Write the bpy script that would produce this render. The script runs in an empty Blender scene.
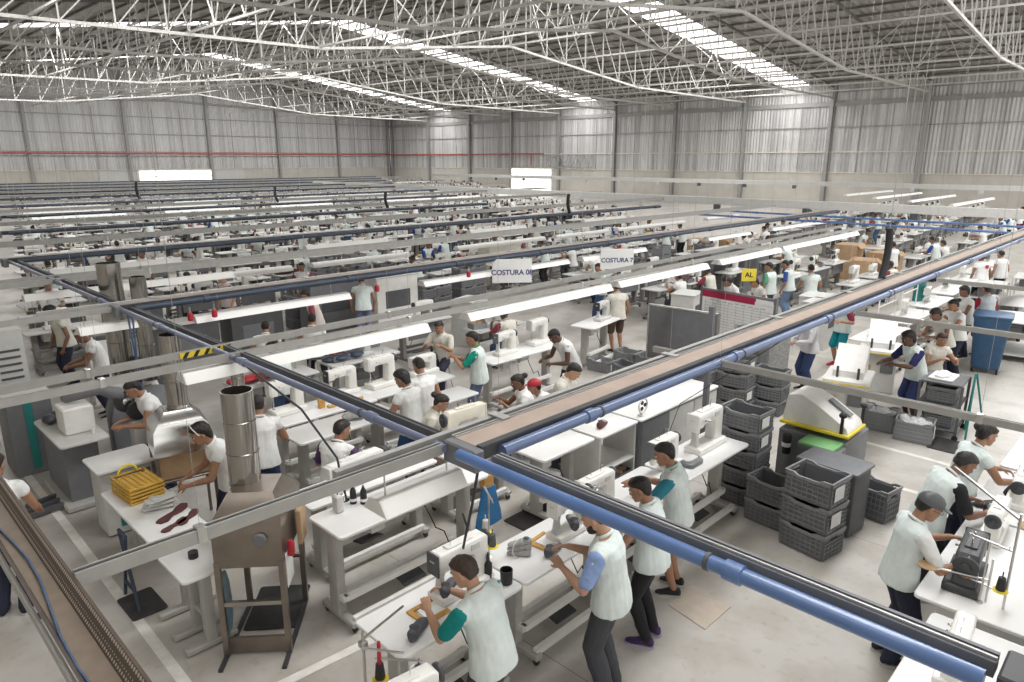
import bpy, bmesh, math, random
from mathutils import Matrix, Vector, noise
R = math.radians
PI = math.pi
random.seed(7)
sc = bpy.context.scene
col = sc.collection

# ------------------------------------------------------------------ camera
CAM_H = 4.45
FPX, PITCH, YAW = 701.6, math.atan(182 / 701.6), R(44.33)
cam_d = bpy.data.cameras.new('camera')
cam_d.sensor_width = 36.0
cam_d.lens = FPX / 1024 * 36
cam_d.clip_end = 400
cam = bpy.data.objects.new('camera', cam_d)
col.objects.link(cam)
FW = Vector((math.cos(YAW), math.sin(YAW), 0))
RT = Vector((math.sin(YAW), -math.cos(YAW), 0))
LOOK = FW * math.cos(PITCH) - Vector((0, 0, math.sin(PITCH)))
UPC = Vector((0, 0, math.cos(PITCH))) + FW * math.sin(PITCH)
cam.matrix_world = Matrix((
    (RT.x, UPC.x, -LOOK.x, 0), (RT.y, UPC.y, -LOOK.y, 0), (RT.z, UPC.z, -LOOK.z, CAM_H), (0, 0, 0, 1)))
sc.camera = cam

def G(px, py, z=0.0):
    """the place at height z that the photograph shows at pixel (px, py)"""
    r = LOOK * FPX + RT * (px - 512) - UPC * (py - 341)
    t = (z - CAM_H) / r.z
    return Vector((r.x * t, r.y * t, z))

# ------------------------------------------------------------------ light
sc.view_settings.view_transform = 'Standard'
sc.view_settings.look = 'None'
sc.view_settings.gamma = 1
sc.view_settings.use_curve_mapping = False
sc.view_settings.exposure = 0.38
W = bpy.data.worlds.new('daylight')
sc.world = W
W.use_nodes = True
W.node_tree.nodes['Background'].inputs[0].default_value = (1.0, 0.985, 0.955, 1)
W.node_tree.nodes['Background'].inputs[1].default_value = 1.0

def area(name, loc, sx, sy, power, rot=(0, 0, 0), color=(1, 1, 1)):
    d = bpy.data.lights.new(name, 'AREA')
    d.shape = 'RECTANGLE'
    d.size, d.size_y, d.energy, d.color = sx, sy, power, color
    o = bpy.data.objects.new(name, d)
    o.location, o.rotation_euler = loc, rot
    col.objects.link(o)
    return o
ROOF_TILT = math.atan(0.133)
for k, sy in enumerate((3.5, 31.2, 57.2, 84.5)):       # daylight coming through the translucent roof strips
    area('skylight_daylight', (54.0, sy, 13.55), 33, 2.6, 2100, (0, ROOF_TILT, 0))
    area('skylight_daylight', (19.6, sy, 13.65), 33, 2.6, 2100, (0, -ROOF_TILT, 0))

# ------------------------------------------------------------------ materials
def mat(name, c, rough=0.5, metal=0.0, var=0.0, scale=8.0, bump=0.0, emit=0.0, coat=0.0, alpha=None, c2=None, stretch=None):
    m = bpy.data.materials.new(name)
    m.use_nodes = True
    nt = m.node_tree
    b = nt.nodes['Principled BSDF']
    b.inputs['Base Color'].default_value = (*c, 1)
    b.inputs['Roughness'].default_value = rough
    b.inputs['Metallic'].default_value = metal
    if coat:
        b.inputs['Coat Weight'].default_value = coat
    if emit:
        b.inputs['Emission Color'].default_value = (*c, 1)
        b.inputs['Emission Strength'].default_value = emit
    if alpha:
        b.inputs['Transmission Weight'].default_value = alpha
        b.inputs['IOR'].default_value = 1.1
    if var or bump or c2:
        tc = nt.nodes.new('ShaderNodeTexCoord')
        n = nt.nodes.new('ShaderNodeTexNoise')
        n.inputs['Scale'].default_value = scale
        n.inputs['Detail'].default_value = 5
        src = tc.outputs['Object']
        if stretch:
            mp = nt.nodes.new('ShaderNodeMapping')
            mp.inputs['Scale'].default_value = stretch
            nt.links.new(src, mp.inputs[0])
            src = mp.outputs[0]
        nt.links.new(src, n.inputs['Vector'])
        if var or c2:
            r = nt.nodes.new('ShaderNodeValToRGB')
            r.color_ramp.elements[0].position = 0.3
            r.color_ramp.elements[1].position = 0.7
            lo = c2 if c2 else tuple(max(0, x * (1 - var)) for x in c)
            hi = c if c2 else tuple(min(1, x * (1 + var)) for x in c)
            r.color_ramp.elements[0].color = (*lo, 1)
            r.color_ramp.elements[1].color = (*hi, 1)
            nt.links.new(n.outputs['Fac'], r.inputs[0])
            nt.links.new(r.outputs[0], b.inputs['Base Color'])
        if bump:
            bp = nt.nodes.new('ShaderNodeBump')
            bp.inputs['Strength'].default_value = bump
            bp.inputs['Distance'].default_value = 0.02
            nt.links.new(n.outputs['Fac'], bp.inputs['Height'])
            nt.links.new(bp.outputs[0], b.inputs['Normal'])
    return m

M = {}
def dm(k, *a, **kw):
    M[k] = mat(k, *a, **kw)
dm('white_paint', (.78, .77, .74), .45, var=.05)
dm('machine_white', (.80, .79, .75), .32, var=.04, coat=.2)
dm('cream', (.74, .70, .60), .4, var=.05)
dm('laminate', (.82, .82, .81), .28, var=.03, scale=3)
dm('leg_grey', (.42, .41, .385), .45, var=.06)
dm('leg_dark', (.22, .215, .205), .5, var=.1)
dm('grey_laminate', (.60, .60, .585), .35, var=.08, scale=3)  # back-row bench tops, toned darker than the near laminate
dm('pale_grey', (.60, .60, .58), .5, var=.05)
dm('alu', (.48, .475, .46), .42, metal=.55, var=.08)
dm('rail_grey', (.36, .355, .335), .5, metal=.25, var=.08)
dm('steel', (.55, .54, .52), .28, metal=.9, var=.08)
dm('chrome', (.75, .75, .74), .16, metal=1.0)
dm('stainless', (.40, .38, .35), .17, metal=.95, var=.12, scale=3, stretch=(1, 1, .15))
dm('stainless_dull', (.25, .215, .185), .30, metal=.8, var=.15, scale=4)
dm('dark', (.045, .047, .052), .45, var=.15)
dm('black', (.016, .016, .018), .5)
dm('charcoal', (.09, .093, .10), .5, var=.1)
dm('graphite', (.165, .17, .182), .5, var=.08)
dm('crate_grey', (.15, .155, .165), .42, var=.03, scale=6)
dm('crate_rib', (.205, .21, .22), .45, var=.03)
dm('crate_rim', (.24, .245, .25), .5, var=.08)
dm('pale_blue_film', (.16, .25, .30), .3, var=.2)
dm('crate_light', (.27, .28, .29), .45, var=.04, scale=6)
dm('bag_clear', (.55, .57, .58), .25, var=.2, scale=30, bump=.8)
dm('paper', (.80, .80, .79), .7, var=.03)
dm('blue_pipe', (.10, .185, .40), .30, var=.07, scale=4, coat=.4)
dm('grey_pipe', (.16, .19, .29), .32, var=.07, scale=4, coat=.3)
dm('navy_pipe', (.030, .045, .075), .45, var=.12, scale=4)
dm('dusk_pipe', (.10, .145, .27), .32, var=.07, scale=4, coat=.3)
dm('cover_brown', (.38, .30, .25), .7, var=.09, scale=5)
dm('tray_metal', (.28, .225, .175), .5, metal=.4, var=.15)
dm('tray_dark', (.10, .08, .07), .55, var=.2)
dm('yellow', (.75, .60, .05), .45, var=.05)
dm('mustard', (.58, .34, .04), .45, var=.12)
dm('orange_wood', (.55, .30, .08), .5, var=.15, scale=14)
dm('green', (.22, .50, .20), .55, var=.06)
dm('teal_panel', (.02, .20, .19), .5)
dm('red', (.42, .02, .035), .5, var=.1)
dm('crimson', (.36, .012, .06), .55)
dm('maroon', (.10, .035, .035), .75, var=.25, bump=.3)
dm('blue_bin', (.035, .095, .19), .45, var=.1)
dm('blue_cloth', (.03, .16, .36), .7, var=.15)
dm('cardboard', (.46, .31, .18), .8, var=.1, scale=10)
dm('card_floor', (.50, .43, .36), .8, var=.08)
dm('rubber', (.035, .034, .034), .75, var=.2)
dm('cable', (.03, .03, .034), .55)
dm('cable_blue', (.07, .12, .22), .5)
dm('fabric_grey', (.36, .36, .35), .9, var=.2, bump=.4, scale=25)
dm('shoe_grey', (.10, .10, .12), .8, var=.3, bump=.3, scale=30)
dm('glass', (.9, .92, .92), .05, alpha=.95)
dm('lamp_white', (.78, .77, .74), .35, var=.02)
dm('tube', (1, .97, .92), .4, emit=3.2)
dm('daylight_opening', (1, .99, .97), .5, emit=1.6)
dm('skylight_sheet', (1, .985, .97), .6, emit=1.9)
dm('floor_yellow', (.72, .58, .16), .6, var=.12)
dm('floor_white', (.72, .70, .65), .6, var=.12)
dm('redpipe', (.42, .09, .08), .5, var=.1)
SKIN = []
for i, c in enumerate(((.50, .29, .19), (.36, .19, .115), (.22, .11, .065), (.12, .06, .038))):
    SKIN.append(mat('skin', c, .5, var=.06, scale=10))
HAIR = mat('hair_black', (.014, .011, .010), .5, var=.4, scale=60, bump=.5)
HAIR_B = mat('hair_brown', (.045, .026, .016), .5, var=.4, scale=60, bump=.5)
EYE_W = mat('eye_white', (.75, .73, .70), .3)
LIP = mat('lip', (.30, .10, .085), .5)
CLOTH = {}
def cloth(c):
    c = tuple(c)
    if c not in CLOTH:
        CLOTH[c] = mat('fabric', c, .85, var=.07, scale=9, bump=.35)
    return CLOTH[c]

# ------------------------------------------------------------------ mesh building
def rrect(w, d, r, n=2):
    r = max(min(r, w / 2 - 1e-4, d / 2 - 1e-4), 1e-4)
    out = []
    for cx, cy, a0 in ((w / 2 - r, d / 2 - r, 0), (-w / 2 + r, d / 2 - r, 90), (-w / 2 + r, -d / 2 + r, 180), (w / 2 - r, -d / 2 + r, 270)):
        for k in range(n + 1):
            a = R(a0 + 90 * k / n)
            out.append((cx + r * math.cos(a), cy + r * math.sin(a)))
    return out

def frame(d):
    d = Vector(d).normalized()
    a = Vector((0, 0, 1)) if abs(d.z) < .9 else Vector((1, 0, 0))
    u = a.cross(d).normalized()
    return u, d.cross(u)

class MB:
    def __init__(s, M0=None):
        s.v, s.f, s.m, s.mi, s.M = [], [], [], 0, M0
    def raw(s, vs, fs):
        b = len(s.v)
        if s.M is not None:
            vs = [s.M @ Vector(p) for p in vs]
        s.v += [tuple(p) for p in vs]
        s.f += [tuple(b + i for i in f) for f in fs]
        s.m += [s.mi] * len(fs)
        return s
    def loft(s, rings, caps=(1, 1), closed=True):
        n = len(rings[0])
        vs = [p for r in rings for p in r]
        fs = []
        for i in range(len(rings) - 1):
            for k in range(n if closed else n - 1):
                k2 = (k + 1) % n
                fs.append((i * n + k, i * n + k2, (i + 1) * n + k2, (i + 1) * n + k))
        if caps[0]:
            fs.append(tuple(range(n - 1, -1, -1)))
        if caps[1]:
            fs.append(tuple(range((len(rings) - 1) * n, len(rings) * n)))
        return s.raw(vs, fs)
    def box(s, c, d, b=0.0, rz=0.0, rx=0.0, ry=0.0):
        x, y, z = d
        m = Matrix.Translation(c) @ Matrix.Rotation(rz, 4, 'Z') @ Matrix.Rotation(ry, 4, 'Y') @ Matrix.Rotation(rx, 4, 'X')
        if b <= 0:
            rs = [[(-x/2, -y/2, q), (x/2, -y/2, q), (x/2, y/2, q), (-x/2, y/2, q)] for q in (-z/2, z/2)]
        else:
            b = min(b, x * .49, y * .49, z * .49)
            rs = []
            for q, i in ((-z/2, b), (-z/2 + b, 0), (z/2 - b, 0), (z/2, b)):
                rs.append([(px, py, q) for px, py in rrect(x - 2*i, y - 2*i, b if not i else b * .3)])
        return s.loft([[m @ Vector(p) for p in r] for r in rs])
    def slab(s, c, w, d, h, r, b=.004, n=4):
        rs = []
        for q, i in ((0, b), (b, 0), (h - b, 0), (h, b)):
            rs.append([(c[0] + px, c[1] + py, c[2] + q) for px, py in rrect(w - 2*i, d - 2*i, r, n)])
        return s.loft(rs)
    def prism(s, poly, axis, a, b):
        """poly in the two other axes, extruded along axis from a to b"""
        def P(u, v, t):
            return {'x': (t, u, v), 'y': (u, t, v), 'z': (u, v, t)}[axis]
        return s.loft([[P(u, v, t) for u, v in poly] for t in (a, b)])
    def tube(s, p0, p1, r0, r1=None, n=10, caps=(1, 1)):
        p0, p1 = Vector(p0), Vector(p1)
        r1 = r0 if r1 is None else r1
        u, w = frame(p1 - p0)
        rs = []
        for p, r in ((p0, r0), (p1, r1)):
            rs.append([p + (u * math.cos(2*PI*k/n) + w * math.sin(2*PI*k/n)) * r for k in range(n)])
        return s.loft(rs, caps)
    def bar(s, p0, p1, w, h=None):
        """rectangular bar between two points, w sideways, h the other way"""
        p0, p1 = Vector(p0), Vector(p1)
        h = w if h is None else h
        u, v = frame(p1 - p0)
        rs = [[p + u * a * w / 2 + v * b * h / 2 for a, b in ((-1, -1), (1, -1), (1, 1), (-1, 1))] for p in (p0, p1)]
        return s.loft(rs)
    def path(s, pts, r, n=6):
        pts = [Vector(p) for p in pts]
        rs, u = [], None
        for i, p in enumerate(pts):
            d = (pts[min(i + 1, len(pts) - 1)] - pts[max(i - 1, 0)]).normalized()
            if u is None:
                u, w = frame(d)
            else:
                u = (u - d * u.dot(d)).normalized()
                w = d.cross(u)
            rr = r[i] if isinstance(r, (list, tuple)) else r
            rs.append([p + (u * math.cos(2*PI*k/n) + w * math.sin(2*PI*k/n)) * rr for k in range(n)])
        return s.loft(rs)
    def lathe(s, prof, c=(0, 0, 0), axis='z', n=16, caps=(1, 1)):
        rs = []
        for r, h in prof:
            ring = []
            for k in range(n):
                a, b = r * math.cos(2*PI*k/n), r * math.sin(2*PI*k/n)
                p = {'z': (a, b, h), 'x': (h, a, b), 'y': (b, h, a)}[axis]
                ring.append((c[0] + p[0], c[1] + p[1], c[2] + p[2]))
            rs.append(ring)
        return s.loft(rs, caps)
    def ell(s, c, r, n=12, m=7, rot=None):
        rs = []
        for i in range(m + 1):
            a = -PI/2 + PI * (i + .02) / (m + .04)
            ring = []
            for k in range(n):
                p = Vector((r[0]*math.cos(a)*math.cos(2*PI*k/n), r[1]*math.cos(a)*math.sin(2*PI*k/n), r[2]*math.sin(a)))
                if rot is not None:
                    p = rot @ p
                ring.append(Vector(c) + p)
            rs.append(ring)
        return s.loft(rs)
    def limb(s, pts, rad, n=12):
        """tapering tube with rounded ends"""
        pts = [Vector(p) for p in pts]
        P, Q = [], []
        d0 = (pts[0] - pts[1]).normalized()
        d1 = (pts[-1] - pts[-2]).normalized()
        for a in (80, 50, 25):
            P.append(pts[0] + d0 * rad[0] * math.sin(R(a))); Q.append(rad[0] * math.cos(R(a)))
        P += pts; Q += list(rad)
        for a in (25, 50, 80):
            P.append(pts[-1] + d1 * rad[-1] * math.sin(R(a))); Q.append(rad[-1] * math.cos(R(a)))
        return s.path(P, Q, n)
    def mesh(s, name, mats, smooth=38):
        me = bpy.data.meshes.new(name)
        me.from_pydata(s.v, [], s.f)
        if not isinstance(mats, (list, tuple)):
            mats = [mats]
        for m in mats:
            me.materials.append(M[m] if isinstance(m, str) else m)
        if len(mats) > 1:
            me.polygons.foreach_set('material_index', s.m)
        if smooth:
            me.polygons.foreach_set('use_smooth', [True] * len(s.f))
            me.set_sharp_from_angle(angle=R(smooth))
        me.update()
        return me
    def build(s, name, mats, parent=None, loc=(0, 0, 0), rz=0.0, smooth=38):
        return link(name, s.mesh(name, mats, smooth), parent, loc, rz)

def link(name, me, parent=None, loc=(0, 0, 0), rz=0.0):
    o = bpy.data.objects.new(name, me)
    o.location = loc
    o.rotation_euler = (0, 0, rz)
    col.objects.link(o)
    if parent is not None:
        o.parent = parent
    return o

def tag(o, label, cat, group=None, kind=None):
    o['label'], o['category'] = label, cat
    if group:
        o['group'] = group
    if kind:
        o['kind'] = kind
    return o

def T(name, label, cat, loc=(0, 0, 0), rz=0.0, group=None):
    return tag(link(name, None, None, loc, rz), label, cat, group)

KIDS = {}
def kids(o):
    return [c for c in o.children]
def dup(root, loc, rz, label, group=None, scale=None):
    r = root.copy()
    col.objects.link(r)
    r.location, r.rotation_euler = loc, (0, 0, rz)
    if scale:
        r.scale = scale
    r['label'] = label
    if group:
        r['group'] = group
    elif 'group' in r:
        del r['group']
    for ch in KIDS.setdefault(root.name, kids(root)):
        c = ch.copy(); col.objects.link(c); c.parent = r
        for g in KIDS.setdefault(ch.name, kids(ch)):
            d = g.copy(); col.objects.link(d); d.parent = c
    return r
def struct(o):
    o['kind'] = 'structure'
    return o

# ------------------------------------------------------------------ people
TMP = bpy.data.scenes.new('remesh_bench')
def fuse(mb, vox, name, mats, smooth_it=4, wrinkle=0.0, wscale=(9, 9, 4), seed=0):
    """one continuous skin over everything in mb"""
    me = bpy.data.meshes.new('raw')
    me.from_pydata(mb.v, [], mb.f)
    o = bpy.data.objects.new('raw', me)
    TMP.collection.objects.link(o)
    r = o.modifiers.new('r', 'REMESH')
    r.mode, r.voxel_size, r.use_smooth_shade = 'VOXEL', vox, True
    s = o.modifiers.new('s', 'SMOOTH')
    s.factor, s.iterations = .5, smooth_it
    TMP.view_layers[0].update()
    dg = TMP.view_layers[0].depsgraph
    out = bpy.data.meshes.new_from_object(o.evaluated_get(dg))
    bpy.data.objects.remove(o)
    bpy.data.meshes.remove(me)
    out.name = name
    out.materials.clear()
    out.materials.append(mats)
    if wrinkle:
        off = Vector((seed * 3.7, seed * 1.3, 0))
        nv = len(out.vertices)
        co, no = [0.0] * (nv * 3), [0.0] * (nv * 3)
        out.vertices.foreach_get('co', co)
        out.vertices.foreach_get('normal', no)
        for i in range(0, nv * 3, 3):
            q = Vector((co[i] * wscale[0], co[i + 1] * wscale[1], co[i + 2] * wscale[2])) + off
            a = wrinkle * (noise.noise(q) + .6 * noise.noise(q * 2.1))
            co[i] += no[i] * a; co[i + 1] += no[i + 1] * a; co[i + 2] += no[i + 2] * a
        out.vertices.foreach_set('co', co)
        out.update()
    out.polygons.foreach_set('use_smooth', [True] * len(out.polygons))
    return out

HEAD = ((-.116, .022, .080, .035), (-.104, .042, .094, .005), (-.075, .056, .098, -.04), (-.035, .066, .096, -.075),
        (0, .071, .093, -.09), (.03, .074, .098, -.10), (.06, .072, .092, -.10), (.088, .06, .072, -.085), (.108, .036, .042, -.05), (.117, .01, .01, -.015))
HAIRS = {
    'short': ((-.055, .058, -.04, -.090), (-.03, .069, -.028, -.103), (0, .077, .005, -.108), (.03, .080, .035, -.114), (.055, .079, .083, -.114),
              (.085, .070, .096, -.10), (.112, .046, .062, -.068), (.130, .012, .015, -.02)),
    'full': ((-.10, .058, -.05, -.098), (-.05, .074, -.03, -.112), (0, .086, .01, -.122), (.035, .090, .04, -.128), (.06, .088, .086, -.126),
             (.095, .078, .10, -.112), (.128, .052, .066, -.075), (.148, .014, .016, -.022)),
    'tied': ((-.07, .055, -.05, -.088), (-.03, .072, -.012, -.104), (0, .079, .012, -.11), (.03, .081, .04, -.115), (.055, .079, .088, -.114),
             (.085, .069, .096, -.10), (.110, .045, .062, -.068), (.126, .012, .015, -.02)),
}
def head_rings(rows, n=18):
    out = []
    for z, w, yf, yb in rows:
        ring = []
        cy = (yf + yb) / 2
        for k in range(n):
            a = 2 * PI * k / n
            c, s_ = math.cos(a), math.sin(a)
            e = .86
            ring.append((w * math.copysign(abs(c) ** e, c), cy + (yf - cy) * math.copysign(abs(s_) ** e, s_), z))
        out.append(ring)
    return out

def ik(a, b, l0, l1, hint):
    a, b = Vector(a), Vector(b)
    d = b - a
    L = d.length
    if L > (l0 + l1) * .998:
        d = d * ((l0 + l1) * .998 / L); b = a + d; L = d.length
    x = (l0*l0 - l1*l1 + L*L) / (2 * L)
    h = math.sqrt(max(l0*l0 - x*x, 0))
    u = d.normalized()
    hv = Vector(hint) - u * Vector(hint).dot(u)
    return a + u * x + hv.normalized() * h, b

def add_hand(mb, w, d, nrm, side, curl=22, k=1.0):
    """palm, four bent fingers of unequal length and a thumb leaving the side of the palm"""
    d = d.normalized()
    nrm = (nrm - d * nrm.dot(d)).normalized()
    t = d.cross(nrm) * side
    rs = []
    for s_, hw, ht in ((-.012, .026, .019), (.02, .034, .018), (.055, .041, .016), (.086, .038, .012)):
        rs.append([w + d*s_*k + t*hw*k*math.cos(2*PI*q/12) + nrm*ht*k*math.sin(2*PI*q/12) for q in range(12)])
    mb.loft(rs)
    for i, (ln, off) in enumerate(((.068, .031), (.078, .0105), (.072, -.0105), (.056, -.030))):
        p = w + d*.078*k + t*off*k
        f = (d + t * (off * 3.4)).normalized()
        pts, c = [p], 0
        for seg in (.45, .32, .23):
            c += curl * (1 + .12 * i)
            dd = (f * math.cos(R(c)) + nrm * math.sin(R(c)))
            p = p + dd * ln * seg * k
            pts.append(p)
        mb.limb(pts, [.0092*k, .0088*k, .0080*k, .0068*k], 8)
    p = w + d*.022*k + t*.026*k
    q = p + (t*.62 + d*.62 + nrm*.34).normalized() * .040*k
    e = q + (d*.85 + nrm*.45 + t*.1).normalized() * .030*k
    mb.limb([p, q, e], [.0125*k, .0105*k, .008*k], 8)

MINT = (.68, .75, .73)
WHITE = (.78, .785, .775)
NAVY = (.018, .022, .045)
JEANS = (.055, .10, .20)
SPINE = (0, .12, .25, .36, .43, .475, .52)
N_PERSON = [0]

def person(label, x, y, head, h=1.0, lean=8, side=0, nod=20, turn=0, L=None, Rr=None, sit=None, stand=None, fem=False, skin=1,
           hair='short', hairc=None, extra=(), vest=MINT, sleeve=None, long_sleeve=False, collar=None, legs=NAVY, leg_style='pants', shoe=(.02, .02, .022), sole=(.5, .5, .5),
           vox=.0085, pelvis=0.0, curl=24, group=None, bulk=1.08, hd=None, name='person', twist=0):
    """x, y: the ground under the pelvis; head: heading in degrees (0 along +X, 90 along +Y)"""
    N_PERSON[0] += 1
    seed = N_PERSON[0]
    root = T(name, label, 'person', (x, y, 0), R(head - 90), group)
    hz = (sit + .09 if sit else .915 * h)
    pel = Vector((0, pelvis, hz))
    # spine frames
    fr, p, prev = [], pel.copy(), 0
    tors = 1.0 * h
    for i, s_ in enumerate(SPINE):
        w = (.25, .55, .85, 1, 1.05, 1.1, 1.15)[i]
        a, b = R(lean * w), R(side * w)
        up = Vector((math.sin(b), math.sin(a) * math.cos(b), math.cos(a) * math.cos(b)))
        if i:
            p = p + up * (s_ - prev) * tors
        prev = s_
        rx = Vector((math.cos(R(twist) * w), math.sin(R(twist) * w), 0))
        rx = (rx - up * rx.dot(up)).normalized()
        fr.append((p.copy(), up, rx, up.cross(rx)))
    bw = (.155, .132, .142, .156, .160, .105, .055) if fem else (.158, .145, .158, .176, .178, .12, .060)
    bd = (.112, .092, .108, .112, .090, .066, .056) if fem else (.108, .100, .108, .115, .095, .072, .060)
    bw = [q * bulk * h for q in bw[:5]] + list(bw[5:])
    bd = [q * bulk * h for q in bd[:5]] + list(bd[5:])
    def oval(f, a, d, n=20, push=0.0):
        c, up, rx, fy = f
        return [c + fy * push + rx * a * math.copysign(abs(math.cos(2*PI*k/n)) ** .85, math.cos(2*PI*k/n)) + fy * d * math.sin(2*PI*k/n) for k in range(n)]
    shw = (.172 if fem else .192) * h * (1 + (bulk - 1) * .6)
    fS = fr[4]
    SH = {sd: fS[0] + fS[2] * shw * sd - fS[1] * .012 + fS[3] * .012 for sd in (-1, 1)}
    la, lb = .285 * h, .255 * h
    rest = {-1: L, 1: Rr}
    EL, WR = {}, {}
    for sd in (-1, 1):
        tg = rest[sd]
        if tg is None:
            tg = SH[sd] + Vector((sd * .07, .07, -.50 * h))
        EL[sd], WR[sd] = ik(SH[sd], tg, la, lb, Vector((sd * .55, -.55, -.65)))
    HP = {sd: pel + fr[0][2] * .088 * h * sd + Vector((0, 0, -.03)) for sd in (-1, 1)}
    KN, AN = {}, {}
    for sd in (-1, 1):
        if sit:
            ft = (stand or {}).get(sd, (sd * .13, .36 + pelvis, .085))
        else:
            ft = (stand or {}).get(sd, (sd * .105, -.02, .085))
        ft = Vector((ft[0], ft[1], ft[2] if len(ft) > 2 else .085))
        KN[sd], AN[sd] = ik(HP[sd], ft, .425 * h, .415 * h, Vector((sd * .12, 1, .05)))
    # head frame
    nb = fr[6]
    hb = nb[0] + nb[1] * .03 + nb[3] * .01
    A = R(nod)
    base = Matrix((nb[2], nb[3], nb[1])).transposed() if False else Matrix.Identity(3)
    rot = Matrix.Rotation(R(turn) + R(twist), 3, 'Z') @ Matrix.Rotation(-A, 3, 'X')
    hc = hb + rot @ Vector((0, .025, .105 * h))
    hs = 1.0 * (.97 if fem else 1.0)
    HM = Matrix.Translation(hc) @ rot.to_4x4() @ Matrix.Scale(hs, 4)
    b = MB()
    b.loft([oval(fr[i], bw[i] - (.022 if i < 5 else 0), bd[i] - (.022 if i < 5 else 0)) for i in range(7)])
    b.limb([pel + Vector((0, 0, -.06)), pel + Vector((0, 0, .04))], [.075 * h, .10 * h])
    b.limb([nb[0] - nb[1] * .05, hb, hc + rot @ Vector((0, -.025, -.05))], [.058, .054, .054])
    for sd in (-1, 1):
        b.limb([SH[sd] - fS[2] * sd * .05, SH[sd], SH[sd].lerp(EL[sd], .45), EL[sd]], [.062 * h, .055 * h, .048 * h, .039 * h])
        f = EL[sd].lerp(WR[sd], .3)
        b.limb([EL[sd], f, EL[sd].lerp(WR[sd], .75), WR[sd]], [.039 * h, .041 * h, .031 * h, .026 * h])
        dirn = (WR[sd] - EL[sd]).normalized()
        hv = (hd or {}).get(sd)
        d = (dirn * .7 + Vector(hv)).normalized() if hv else (dirn + Vector((-sd * .25, .1, -.1))).normalized()
        add_hand(b, WR[sd] + dirn * .012, d, Vector((-sd * .6, .1, -.8)), -sd if False else sd * -1, curl, .97 * h)
        thigh = HP[sd].lerp(KN[sd], .4)
        cov = 1 if leg_style == 'shorts' else .8
        b.limb([HP[sd], thigh, KN[sd]], [.072 * h, .066 * h, .055 * h * cov])
        cf = KN[sd].lerp(AN[sd], .3)
        b.limb([KN[sd], cf + Vector((0, -.012, 0)), KN[sd].lerp(AN[sd], .7), AN[sd]], [.055 * h * cov, .057 * h * cov, .042 * h * cov, .036 * h * cov])
        b.limb([AN[sd], AN[sd] + Vector((0, -.02, -.03)), AN[sd] + Vector((sd * .01, .07, -.055))], [.034, .026, .016])
    b.M = HM
    b.loft(head_rings(HEAD))
    b.loft([[(q[0] * .012, .092 + q[1] * .010, z) for q in [(math.cos(2*PI*k/8), math.sin(2*PI*k/8)) for k in range(8)]] for z in (.02,)] +
           [[(q[0] * .017, .103 + q[1] * .016, -.032) for q in [(math.cos(2*PI*k/8), math.sin(2*PI*k/8)) for k in range(8)]]] +
           [[(q[0] * .014, .098 + q[1] * .010, -.042) for q in [(math.cos(2*PI*k/8), math.sin(2*PI*k/8)) for k in range(8)]]])
    for sd in (-1, 1):
        b.ell((sd * .074, -.008, -.012), (.011, .021, .032), 8, 5)
        b.ell((sd * .030, .088, .022), (.022, .012, .008), 8, 5)
        b.ell((sd * .036, .078, -.03), (.022, .016, .02), 8, 5)
    b.ell((0, .092, -.066), (.024, .010, .012), 8, 5)
    b.M = None
    link('body', fuse(b, vox, 'body', SKIN[skin], 3), root)
    # face
    for sd in (-1, 1):
        e = MB(HM)
        e.ell((sd * .031, .0895, .002), (.0125, .0075, .007), 10, 6)
        e.mi = 1
        e.ell((sd * .031, .0945, .002), (.0052, .004, .0052), 8, 5)
        e.build('eye', [EYE_W, HAIR], root)
    m = MB(HM); m.ell((0, .1005, -.068), (.022, .005, .007), 10, 5); m.build('mouth', LIP, root)
    for sd in (-1, 1):
        br = MB(HM)
        br.limb([(sd * .015, .1005, .022), (sd * .032, .0995, .027), (sd * .047, .089, .022)], [.0035, .004, .0025], 6)
        br.build('eyebrow', HAIR, root)
    hm = hairc or HAIR
    rows = HAIRS[hair if hair in HAIRS else 'tied']
    hb_ = MB(HM); hb_.loft(head_rings(rows, 20))
    if hair == 'bun':
        hb_.ell((0, -.135, .055), (.052, .048, .046))
    if hair == 'tail':
        hb_.limb([(0, -.10, .03), (0, -.15, .02), (0, -.165, -.06), (0, -.14, -.16)], [.03, .036, .036, .014])
    if hair == 'long':
        hb_.limb([(0, -.07, .04), (0, -.10, -.06), (0, -.11, -.17)], [.075, .07, .045])
    link('hair', fuse(hb_, max(vox, .007), 'hair', hm, 2, wrinkle=.006 if hair in ('full', 'bun', 'tail') else .0025, wscale=(40, 40, 30), seed=seed), root)
    if 'cap' in extra or 'redcap' in extra:
        c = MB(HM)
        c.loft(head_rings(((.028, .085, .095, -.118), (.06, .087, .106, -.12), (.095, .075, .096, -.105), (.122, .05, .066, -.07), (.138, .012, .016, -.02))))
        cp = c.build('cap', 'charcoal' if 'cap' in extra else 'red', root)
        v = MB(HM)
        pts = [(.078 * math.sin(R(q)), .088 + .10 * math.cos(R(q)) ** 1.0) for q in range(-90, 91, 18)]
        v.loft([[(px, py, .040 - .10 * (py - .09)) for px, py in pts], [(px, py, .048 - .10 * (py - .09)) for px, py in pts]])
        v.build('visor', 'charcoal' if 'cap' in extra else 'red', cp)
    if 'beard' in extra:
        c = MB(HM)
        c.loft(head_rings(((-.126, .020, .086, .03), (-.108, .046, .101, .005), (-.080, .060, .1035, .0), (-.052, .066, .085, .0), (-.035, .068, .06, .0))))
        c.build('beard', HAIR, root)
    if 'headband' in extra:
        c = MB(HM)
        c.path([(.086 * math.cos(R(q)), .035 + .02 * math.sin(R(q)), .05 + .088 * math.sin(R(q))) for q in range(-25, 206, 14)], .006, 6)
        c.build('headband', 'paper', root)
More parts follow.
